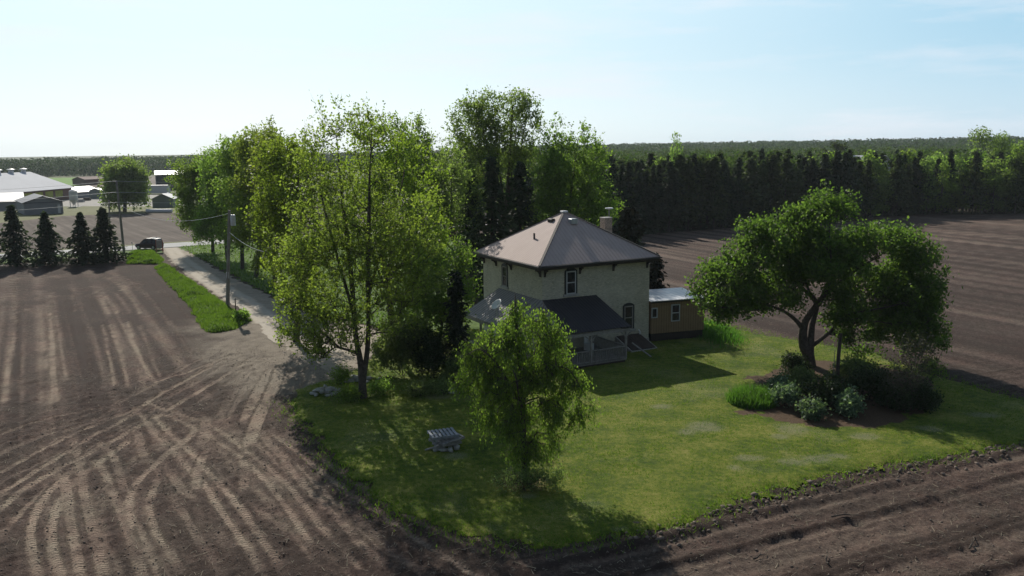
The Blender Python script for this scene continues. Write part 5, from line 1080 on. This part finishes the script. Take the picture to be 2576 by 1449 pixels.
# ---- the far farm
M['barn_roof'] = mat_plain('barn_roof', (.48, .49, .52), .8, .0, var=.08, scale=.1, spec=.1); M['white_metal'] = mat_plain('white_metal', (.50, .50, .51), .5, .0, var=.05, scale=.2, spec=.6)
M['grey_wall'] = mat_plain('grey_wall', (.22, .225, .24), .8, var=.1, scale=.4); M['blue_roof'] = mat_plain('blue_grey_roof', (.10, .11, .14), .6, var=.1, scale=.5); M['curtain'] = mat_plain('yellow_curtain', (.30, .32, .06), .7, var=.4, scale=.5)
M['brown_wall'] = mat_plain('brown_wall', (.16, .10, .085), .85, var=.2, scale=.4); M['green_wall'] = mat_plain('green_grey_wall', (.17, .20, .19), .8, var=.12, scale=.5); M['dark_wall'] = mat_plain('dark_barn_wall', (.05, .055, .06), .8, var=.3, scale=.3)
def gable(name, label, p0, p1, depth, eave, ridge, wall, roofm, cat='barn', over=.4, openings=(), z0=GZ-.2, ridge_along=True):
    """building whose front wall runs from p0 to p1 on the ground; the rest lies behind it"""
    p0, p1 = np.array(p0[:2]), np.array(p1[:2]); L = np.linalg.norm(p1-p0); a = math.atan2(p1[1]-p0[1], p1[0]-p0[0])
    r = empty(name, (p0[0], p0[1], z0), label, cat, rz=a)
    if ridge_along:
        MB().add([(0, 0, 0), (L, 0, 0), (L, depth, 0), (0, depth, 0), (0, 0, eave), (L, 0, eave), (L, depth, eave), (0, depth, eave), (0, depth/2, ridge), (L, depth/2, ridge)],
                 [(0, 1, 5, 4), (1, 2, 6, 9, 5), (2, 3, 7, 6), (3, 0, 4, 8, 7), (4, 5, 9, 8), (6, 7, 8, 9), (0, 3, 2, 1)]).build('wall', M[wall], r)
        k = (ridge-eave)/(depth/2)
        for s in (0, 1):
            y0 = -over if s == 0 else depth+over; MB().slab([(-over, y0, eave-k*over+.06), (L+over, y0, eave-k*over+.06), (L+over, depth/2, ridge+.06), (-over, depth/2, ridge+.06)], .10).build('roof', M[roofm], r)
    else:
        MB().add([(0, 0, 0), (L, 0, 0), (L, depth, 0), (0, depth, 0), (0, 0, eave), (L, 0, eave), (L, depth, eave), (0, depth, eave), (L/2, 0, ridge), (L/2, depth, ridge)],
                 [(0, 1, 5, 8, 4), (1, 2, 6, 5), (2, 3, 7, 9, 6), (3, 0, 4, 7), (5, 6, 9, 8), (7, 4, 8, 9), (0, 3, 2, 1)]).build('wall', M[wall], r)
        k = (ridge-eave)/(L/2)
        for s in (0, 1):
            x0 = -over if s == 0 else L+over; MB().slab([(x0, -over, eave-k*over+.06), (x0, depth+over, eave-k*over+.06), (L/2, depth+over, ridge+.06), (L/2, -over, ridge+.06)], .10).build('roof', M[roofm if s else roofm], r)
    for nm, x0, z0_, x1, z1, mt in openings:
        MB().box(x0, -.05, z0_, x1, .03, z1).build(nm, M[mt], r)
    return r
# long metal barn with ridge ventilators
pB = at(182, 501, -.2); dB = np.array(at(-220, 545, -.2)) - pB; LB = np.linalg.norm(dB[:2])
e_z = on(196, 467, pB[1])[2]
lb_ = gable('long_barn', 'long livestock barn with wide pale metal roof and ridge ventilators', at(-220, 545, -.2), pB, 26, e_z, e_z+4.6, 'brown_wall', 'barn_roof', over=.9,
    openings=[('curtain', LB-9-5.2*i, 1.2, LB-9-5.2*i+3.9, 3.1, 'curtain') for i in range(12)])
for i in range(9):
    v_ = empty_part('ventilator', lb_); v_.location = (LB-2.5-i*6.2, 13, e_z+4.6); MB().tube([(0, 0, -.3), (0, 0, .75)], [.75, .62], 12).build('stack', M['white_metal'], v_); MB().tube([(0, 0, .85), (0, 0, 1.0), (0, 0, 1.25)], [1.15, 1.1, .25], 12).build('hood', M['white_metal'], v_)
# grey gabled barn in front, and its long white roofed wing
gA, gB = at(62, 540), at(160, 535.5)
Lg = np.linalg.norm((gB-gA)[:2]); ge = on(160, 506, gB[1])[2]+.3; gr = on(110, 492, gB[1])[2]+.3
gable('gabled_barn', 'grey gabled barn with dark blue roof and white door near the feed bin', gA, gB, 15, ge, gr, 'grey_wall', 'blue_roof', 'barn', .4, [('door', Lg*.86, .3, Lg*.93, 2.3, 'white_metal'), ('trim', .05, ge-.25, Lg-.05, ge-.05, 'blue_roof')], ridge_along=False)
wA, wB = at(-170, 536), at(60, 527)
gable('low_barn', 'long low shed with glaring white roof joined to the grey barn', wA, wB, 11, on(40, 505, wB[1])[2]+.3, on(40, 487, wB[1]+5)[2]+.6, 'grey_wall', 'white_metal', 'barn', .4)
# feed bin
fb = at(187, 519); fbz = on(187, 476, fb[1])[2]; s_ = on(200, 519, fb[1])[0]-fb[0]
fr = empty('feed_bin', (fb[0], fb[1], GZ-.1), 'tall white cylindrical feed bin on legs beside the long barn', 'silo'); R_ = s_*.75; Hh = fbz-GZ
MB().tube([(0, 0, Hh*.42), (0, 0, Hh*.92)], R_, 20).build('tank', M['white_metal'], fr, smooth=False); MB().tube([(0, 0, Hh*.92), (0, 0, Hh*1.03)], [R_*1.03, .2], 20).build('lid', M['white_metal'], fr); MB().tube([(0, 0, Hh*.14), (0, 0, Hh*.42)], [.25, R_], 20).build('hopper', M['white_metal'], fr)
for a in range(4): x, y = R_*.92*math.cos(a*math.pi/2+.7), R_*.92*math.sin(a*math.pi/2+.7); MB().obox((x, y, 0), (x, y, Hh*.5), .14, .14).build('leg', M['steel'], fr)
MB().box(-R_*1.3, -R_*1.3, 0, R_*1.6, R_*1.3, .12).build('pad', M['concrete'], fr)
h1, h2 = at(196, 498, GZ), at(254, 494, GZ); Lh = np.linalg.norm((h2-h1)[:2])
gable('white_roofed_shed', 'grey shed with bright white roof and two dark windows left of the round tree', h1, h2, 10, on(240, 477, h2[1])[2], on(240, 467, h2[1]+5)[2]+.3, 'grey_wall', 'white_metal', 'shed', .4, [('window', Lh*.56, 1.3, Lh*.66, 2.3, 'white_metal'), ('window', Lh*.78, 1.3, Lh*.9, 2.3, 'white_metal')])
h1, h2 = at(256, 499, GZ), at(266, 498, GZ); gable('small_shed', 'little pale shed squeezed between the grey shed and the round tree', h1, h2, 4, 2.6, 3.3, 'green_wall', 'white_metal', 'shed', .2)
h1, h2 = at(214, 466, -.4), at(258, 464, -.4); gable('brown_shed', 'low brown building beside the green crop field', h1, h2, 9, on(230, 452, h1[1])[2]+.4, on(230, 447, h1[1])[2]+.6, 'brown_wall', 'brown_wall', 'shed', .3)
h1, h2 = at(395, 478, -.35), at(470, 476, -.35); gable('dark_barn', 'dark walled barn with flat white roof behind the drive trees', h1, h2, 12, on(420, 437, h1[1])[2], on(420, 429, h1[1]+6)[2]+.2, 'dark_wall', 'white_metal', 'barn', .4)
h1, h2 = at(384, 522, GZ), at(436, 521, GZ); gable('garden_shed', 'small grey green gabled shed with white roof right of the round tree', h1, h2, 6, on(410, 497, h1[1])[2], on(410, 488, h1[1])[2]+.3, 'green_wall', 'white_metal', 'shed', .3, ridge_along=False)
p = at(397, 486, GZ); tag(MB().box(-3, -1.2, 0, 4, 1.2, 2.6).box(-3.2, -1.3, 2.6, 4.2, 1.3, 2.75).build('storage_trailer', M['white_metal'], loc=p, bevel=.05), 'white storage trailer half hidden between the round tree and the shed', 'trailer')
for i, (px, w_) in enumerate(((374, 1.5), (384, 1.9), (396, 1.6), (408, 1.8), (420, 1.7))):
    p = at(px+3, 535.5, GZ); tag(MB().tube([(-w_*.55, 0, .45), (-w_*.5, 0, .45), (w_*.5, 0, .45), (w_*.55, 0, .45)], [.38, .46, .46, .38], 12).build('wrapped_bale', M['white_metal'], loc=p), 'white wrapped bale lying in the row at the edge of the far field', 'bale', 'white wrapped bales in a row')
for px, py, lb in ((203, 508, 'small pale crate on the farm yard near the feed bin'), (219, 504, 'dark crate pile on the farm yard before the grey shed')):
    p = at(px, py, GZ); tag(MB().box(-1, -.6, 0, 1, .6, .5).box(-.8, -.5, .5, .7, .5, .8).build('crate', M['concrete' if px < 210 else 'dark_wood'], loc=p), lb, 'crate')
# round tree of the farm
fbT = at(314, 531); YT2 = fbT[1]
grow_tree('round_tree', 'large round green tree standing among the far farm buildings', fbT, [ptr([(314, 532, .45), (314, 505, .38), (313, 470, .25), (314, 430, .1)], YT2)], [pb(285, 450, 28, 30, YT2, 4), pb(340, 450, 32, 32, YT2, 4), pb(313, 428, 38, 20, YT2, 4), pb(312, 480, 55, 34, YT2, 5), pb(290, 500, 25, 20, YT2, 3.5), pb(345, 495, 28, 22, YT2, 3.5)], 'leaf_tall', 420, n_attr=260, twigs=5, per=9, leaf=.6, spread=.55, twig_len=1.6, trop=.3, shell=.4)
# ================================================================== PLANTATION AND FAR WOODS
rf_ = np.random.default_rng(500)
protos = []
for k in range(5):
    rng = np.random.default_rng(510+k); H = 12.0; v, f = conifer_mesh(H, 2.5+.3*k, rng, levels=34, nb=8, spr=5, size=.62, droop=.30, bare=.05 if k < 3 else .2, power=(.75, .6, .9, .55, .8)[k], ragged=.4)
    crown = np_mesh('crown', v, f, M['needle_forest' if k % 2 else 'needle'], None); me_c = crown.data; bpy.data.objects.remove(crown)
    t = MB().tube([(0, 0, -.2), (0, 0, H*.5), (0, 0, H*.95)], [.17, .12, .02], 6).build('trunk', M['bark_dark'], None); me_t = t.data; bpy.data.objects.remove(t); protos.append((me_c, me_t, H))
def put(proto, name, x, y, H, label, cat, group, rz, sc=1.0, z=-.05):
    r = empty(name, (x, y, z), label, cat, group, rz)
    for nm, me in (('crown', proto[0]), ('trunk', proto[1])):
        o = bpy.data.objects.new(nm, me); link(o, r); k = H/proto[2]; o.scale = (k*sc, k*sc, k)
    return r
# front edge of the plantation
edge = [at(1380, 606), at(1480, 600), at(1560, 594), at(1640, 585), at(1860, 570), at(2140, 553), at(2300, 540), at(2576, 538), at(2740, 538)]
E_ = np.array([e[:2] for e in edge]); segl = np.linalg.norm(np.diff(E_, axis=0), axis=1); cum = np.concatenate([[0], np.cumsum(segl)])
def on_edge(s): return np.array([np.interp(s, cum, E_[:, 0]), np.interp(s, cum, E_[:, 1])])
# deciduous prototypes
dp = []
def decid_proto(seed, leafm, H, R, clear=.25, q=900, size=.6):
    r = np.random.default_rng(seed); cs = []
    for i in range(16):
        z = H*r.uniform(clear, .93); rad = R*(1-abs((z/H-clear)/(1-clear)-.45)*1.1); a = r.uniform(0, 6.28); d = rad*r.uniform(.2, .85); cs.append((math.cos(a)*d, math.sin(a)*d, z, R*r.uniform(.28, .5)))
    cs.append((0, 0, H*.92, R*.35)); n = q; ci = r.integers(0, len(cs), n); C = np.array(cs)[ci]; d = r.normal(size=(n, 3)); d /= np.linalg.norm(d, axis=1)[:, None]; cen = C[:, :3]+d*C[:, 3:4]*r.uniform(.4, 1.1, (n, 1))*np.array([1, 1, .9])
    v, f = leaf_quads(cen, size, r, 0, .7); c = np_mesh('crown', v, f, M[leafm], None); mc = c.data; bpy.data.objects.remove(c)
    mb = MB().tube([(0, 0, -.2), (0, 0, H*.45), (0, 0, H*.9)], [.18, .13, .03], 6)
    for q_ in cs[:9]: mb.tube([(0, 0, max(.15*H, q_[2]-R*.9)), (q_[0]*.6, q_[1]*.6, q_[2]-R*.25), q_[:3]], [.08, .05, .015], 4)
    t = mb.build('trunk', M['bark'], None); mt = t.data; bpy.data.objects.remove(t); return (mc, mt, H)
dp = [decid_proto(530+k, ('leaf_forest', 'leaf_fresh', 'leaf_forest', 'leaf_tall')[k], 12, 2.9+.3*k, .12, 1300, .55) for k in range(4)]
big_ = decid_proto(541, 'leaf_tall', 17, 5.2, .35, 2600, .42)
tall_ = decid_proto(540, 'leaf_tall', 16, 3.2, .35, 700, .5)
nrm = lambda s: np.array([np.interp(s, cum, [0.30, .30, .32, .36, .38, .40, .40, .40, .40]) * -1, .92])
def limit_top(x, y):       # height that keeps the crown tops just under the far skyline
    return None
cnt = 0; L_ = cum[-1]; split = cum[5]+4
LBL_C = 'dark conifer standing shoulder to shoulder in the plantation wall beyond the right field'
LBL_D = 'green leafy tree in the mixed edge of the wood at the right of the picture'
for row in range(5):
    s = rf_.uniform(0, 1)
    while s < L_:
        p = on_edge(s) + nrm(s)*(.8 + row*2.9) + rf_.normal(size=2)*.5; px_s = s
        far_r = s > split
        base_h = np.interp(s, [0, cum[2], cum[3], cum[5], cum[6], cum[8]], [11.2, 11.2, 11.8, 12.0, 11.8, 11.8])
        H = base_h*(.82 + .27*rf_.beta(2.2, 1.5)) + row*.12
        if far_r and rf_.uniform() < .62: put(dp[rf_.integers(0, 4)], 'forest_tree', p[0], p[1], H*rf_.uniform(.7, 1.02), LBL_D, 'tree', 'leafy trees at the right edge of the wood', rf_.uniform(0, 6.28), rf_.uniform(.8, 1.15))
        elif not far_r and row > 0 and rf_.uniform() < (.15, .15, .25, .4, .5)[row]: put(dp[rf_.integers(0, 4)], 'forest_tree', p[0], p[1], H*rf_.uniform(.8, .98), 'paler leafy tree growing between the dark plantation conifers', 'tree', 'leafy trees inside the plantation', rf_.uniform(0, 6.28), .8)
        else: put(protos[rf_.integers(0, 5)], 'forest_conifer', p[0], p[1], H, LBL_C, 'tree', 'dark conifers of the plantation wall', rf_.uniform(0, 6.28), rf_.uniform(.8, 1.1))
        s += rf_.uniform(1.5, 2.7) if row < 2 else rf_.uniform(2.2, 4.0); cnt += 1
# single trees that stand above the rest
def skytree(name, px, top, Y, label, proto, sc):
    p = on(px, 500, Y); H = on(px, top, Y)[2]; put(proto, name, p[0], p[1], H, label, 'tree', None, 1.0, sc)
skytree('thin_tree', 1702, 328, 150, 'thin airy tree whose tip pokes above the plantation skyline', tall_, .55)
skytree('round_topped_tree', 2462, 320, 205, 'big grey green tree rising highest above the woods far right', big_, 1.0)
skytree('round_topped_tree', 2515, 332, 200, 'second tall tree beside the highest one far right', big_, .7)
skytree('pale_willow', 2098, 357, 300, 'pale olive rounded willow top behind the plantation', dp[2], 1.5)
skytree('bright_tree', 2345, 385, 182, 'bright yellow green tree in the wood edge right of the barn roof', dp[1], .8)
skytree('bright_tree', 2552, 360, 186, 'bright green tree at the right border of the picture', dp[1], 1.0)
# barn beyond the trees
h1 = on(2105, 500, 235); h2 = on(2195, 500, 228); zr = on(2150, 392, 232)[2]
gable('far_barn', 'barn with pale metal roof showing above the plantation at the right', h1, h2, 12, zr-3.2, zr, 'white_metal', 'barn_roof', 'barn', .5, z0=0)

def canopy(name, label, pts, H, R, per, size, mat, seed, hvar=.2, zfun=True, kind='stuff'):
    """many crowns as clouds of leaf sized faces, one mass"""
    r = np.random.default_rng(seed); n = len(pts); m = n*per; i = np.repeat(np.arange(n), per); hh = H*r.uniform(1-hvar, 1+hvar*.6, n); rr = R*r.uniform(.7, 1.25, n)
    gz = far_z(pts[:, 0], pts[:, 1]) - .3
    d = r.normal(size=(m, 3)); d /= np.linalg.norm(d, axis=1)[:, None]; low = r.uniform(size=m) < .28
    cz = gz[i] + hh[i]*.66; cen = np.stack([pts[i, 0]+d[:, 0]*rr[i], pts[i, 1]+d[:, 1]*rr[i], cz + d[:, 2]*hh[i]*.34], 1)
    lowz = gz[i] + hh[i]*r.uniform(.02, .45, m); cen[:, 2] = np.where(low, lowz, cen[:, 2]); v, f = leaf_quads(cen, size, r, 0, .75)
    return tag(np_mesh(name, v, f, M[mat]), label, 'forest', kind=kind)
# wood behind the plantation
r = np.random.default_rng(600); pts = []
while len(pts) < 2600:
    Yd = r.uniform(0, 1)**1.5*520 + 150; az = r.uniform(math.radians(-12), math.radians(36)); x = Yd*math.tan(az); y = Yd
    j = np.interp(x, E_[:, 0], E_[:, 1], left=E_[0, 1]+30, right=E_[-1, 1])
    if y < j + 16 or (1990 < W0/2 + F0*x/y < 2250 and y < 233): continue
    if x < -8: continue
    pts.append((x, y))
pts = np.array(pts)
canopy('forest', 'mixed green forest canopy stretching behind the plantation', pts[:1700], 11.6, 3.0, 90, .8, 'leaf_forest', 601)
canopy('forest', 'darker conifer tops mixed in the forest behind the plantation', pts[1700:], 11.8, 2.1, 80, .8, 'needle_forest', 602)
def band(az0, az1, d0, d1, n, seed):
    r = np.random.default_rng(seed); az = np.radians(r.uniform(az0, az1, n)); d = np.sqrt(r.uniform(d0*d0, d1*d1, n)); return np.stack([d*np.sin(az), d*np.cos(az)], 1)
canopy('forest', 'hazy far woodland along the right horizon', band(-3, 37, 680, 1250, 1800, 611), 14, 6.5, 70, 1.7, 'leaf_farwood', 612)
canopy('forest', 'hazy farthest woodland along the right horizon', band(-3, 37, 1250, 1600, 1100, 613), 15.5, 8.5, 70, 2.4, 'leaf_farwood', 614)
canopy('forest', 'hazy dark woodland behind the farm along the left horizon', band(-38, -6, 690, 860, 1500, 621), 12.2, 5.5, 100, 1.25, 'leaf_farwood', 622, .25)
canopy('forest', 'hazy far woodland behind the drive trees at the centre horizon', band(-20, 3, 800, 1400, 1000, 623), 13, 7, 60, 1.7, 'leaf_farwood', 624)
# ================================================================== CAMERA, SKY, SUN
cam = bpy.data.cameras.new("camera"); co = bpy.data.objects.new("camera", cam); COL.objects.link(co); SC.camera = co
cam.sensor_width = 36; cam.lens = F0 / W0 * 36; cam.clip_start = .1; cam.clip_end = 20000
R3 = np.stack([RT, UP, -FWD], 1); mw = Matrix.Identity(4)
for i in range(3):
    for j in range(3): mw[i][j] = float(R3[i, j])
mw.translation = Vector((0, 0, CAMH)); co.matrix_world = mw

SUN_EL = math.radians(33.7); SUN_DIR = np.array([-.348, .9375]); SUN_AZ = math.atan2(SUN_DIR[0], SUN_DIR[1])
sl_ = bpy.data.lights.new("sun", 'SUN'); sl_.energy = 4.6; sl_.angle = math.radians(.53); sl_.color = (1, .94, .84)
so = bpy.data.objects.new("sun", sl_); COL.objects.link(so)
sv = Vector((SUN_DIR[0]*math.cos(SUN_EL), SUN_DIR[1]*math.cos(SUN_EL), math.sin(SUN_EL))); so.rotation_euler = sv.to_track_quat('Z', 'Y').to_euler(); so.location = (0, 0, 60)

w = bpy.data.worlds.new("World"); SC.world = w; w.use_nodes = True; nt = w.node_tree; nt.nodes.clear()
sky = nt.nodes.new("ShaderNodeTexSky"); sky.sky_type = 'NISHITA'; sky.sun_disc = False; sky.sun_elevation = SUN_EL; sky.sun_rotation = SUN_AZ
sky.altitude = 300; sky.air_density = 1.0; sky.dust_density = SKY_DUST if 'SKY_DUST' in globals() else 1.2; sky.ozone_density = 1.0
tc = nt.nodes.new("ShaderNodeTexCoord"); sep = nt.nodes.new("ShaderNodeSeparateXYZ"); nt.links.new(tc.outputs['Generated'], sep.inputs[0])
# brightness and colour of the sky: white towards the sun, blue away from it, deeper overhead
def sm(a, b, v):
    m = nt.nodes.new("ShaderNodeMapRange"); m.interpolation_type = 'SMOOTHSTEP'; m.inputs[1].default_value = a; m.inputs[2].default_value = b; nt.links.new(v, m.inputs[0]); return m.outputs[0]
dt = nt.nodes.new("ShaderNodeVectorMath"); dt.operation = 'DOT_PRODUCT'; nt.links.new(tc.outputs['Generated'], dt.inputs[0]); dt.inputs[1].default_value = tuple(sv)
zc = sep.outputs[2]
col = mixc(nt, sm(.52, .94, dt.outputs['Value']), (3.5, 6.0, 7.8), (7.0, 8.8, 9.6))
hz = mth(nt, 'SUBTRACT', 1.0, sm(-.01, .13, zc))
col = mixc(nt, mth(nt, 'MULTIPLY', hz, .62), col, mixc(nt, sm(.45, .86, dt.outputs['Value']), (6.6, 7.9, 9.1), (8.9, 9.8, 10.1)))
col = mixc(nt, sm(.20, .62, zc), col, (.5, 1.0, 1.75))
col = mixc(nt, sm(.35, -.3, dt.outputs['Value']), col, (.65, 1.05, 1.6))
col = mixc(nt, .12, col, sky.outputs[0])
mp = nt.nodes.new("ShaderNodeMapping"); mp.inputs['Scale'].default_value = (2.2, 2.2, 15.0); mp.inputs['Rotation'].default_value = (0, math.radians(-8), 0); nt.links.new(tc.outputs['Generated'], mp.inputs[0])
cn = tex_noise(nt, 1.5, 7, .62, mp.outputs[0]); cf = ramp(nt, cn, [(.50, (0, 0, 0)), (.70, (1, 1, 1))])
col = mixc(nt, mth(nt, 'MULTIPLY', cf, .5), col, (8.2, 8.4, 9.0))
bg = nt.nodes.new("ShaderNodeBackground"); bg.inputs['Strength'].default_value = .10; nt.links.new(col, bg.inputs[0])
wo = nt.nodes.new("ShaderNodeOutputWorld"); nt.links.new(bg.outputs[0], wo.inputs[0])

SC.view_settings.view_transform = 'Standard'; SC.view_settings.look = 'None'; SC.view_settings.gamma = 1; SC.view_settings.exposure = 0.15
SC.view_settings.use_curve_mapping = False
SC.render.engine = 'CYCLES'; SC.cycles.max_bounces = 12; SC.cycles.diffuse_bounces = 6; SC.cycles.transmission_bounces = 6; SC.cycles.use_denoising = True; SC.cycles.denoiser = 'OPENIMAGEDENOISE'; SC.cycles.denoising_input_passes = 'RGB_ALBEDO_NORMAL'; SC.cycles.denoising_prefilter = 'ACCURATE'

hm, hnt, hout = nmat('haze_air'); pv = hnt.nodes.new("ShaderNodeVolumePrincipled"); pv.inputs['Density'].default_value = .00012; pv.inputs['Color'].default_value = (.80, .88, .95, 1); pv.inputs['Anisotropy'].default_value = .2
hnt.links.new(pv.outputs[0], hout.inputs['Volume'])
tag(MB().box(-1600, -60, -14, 1600, 2000, 32).build('haze', hm), 'thin bluish summer haze over the far woods', 'haze', kind='stuff')
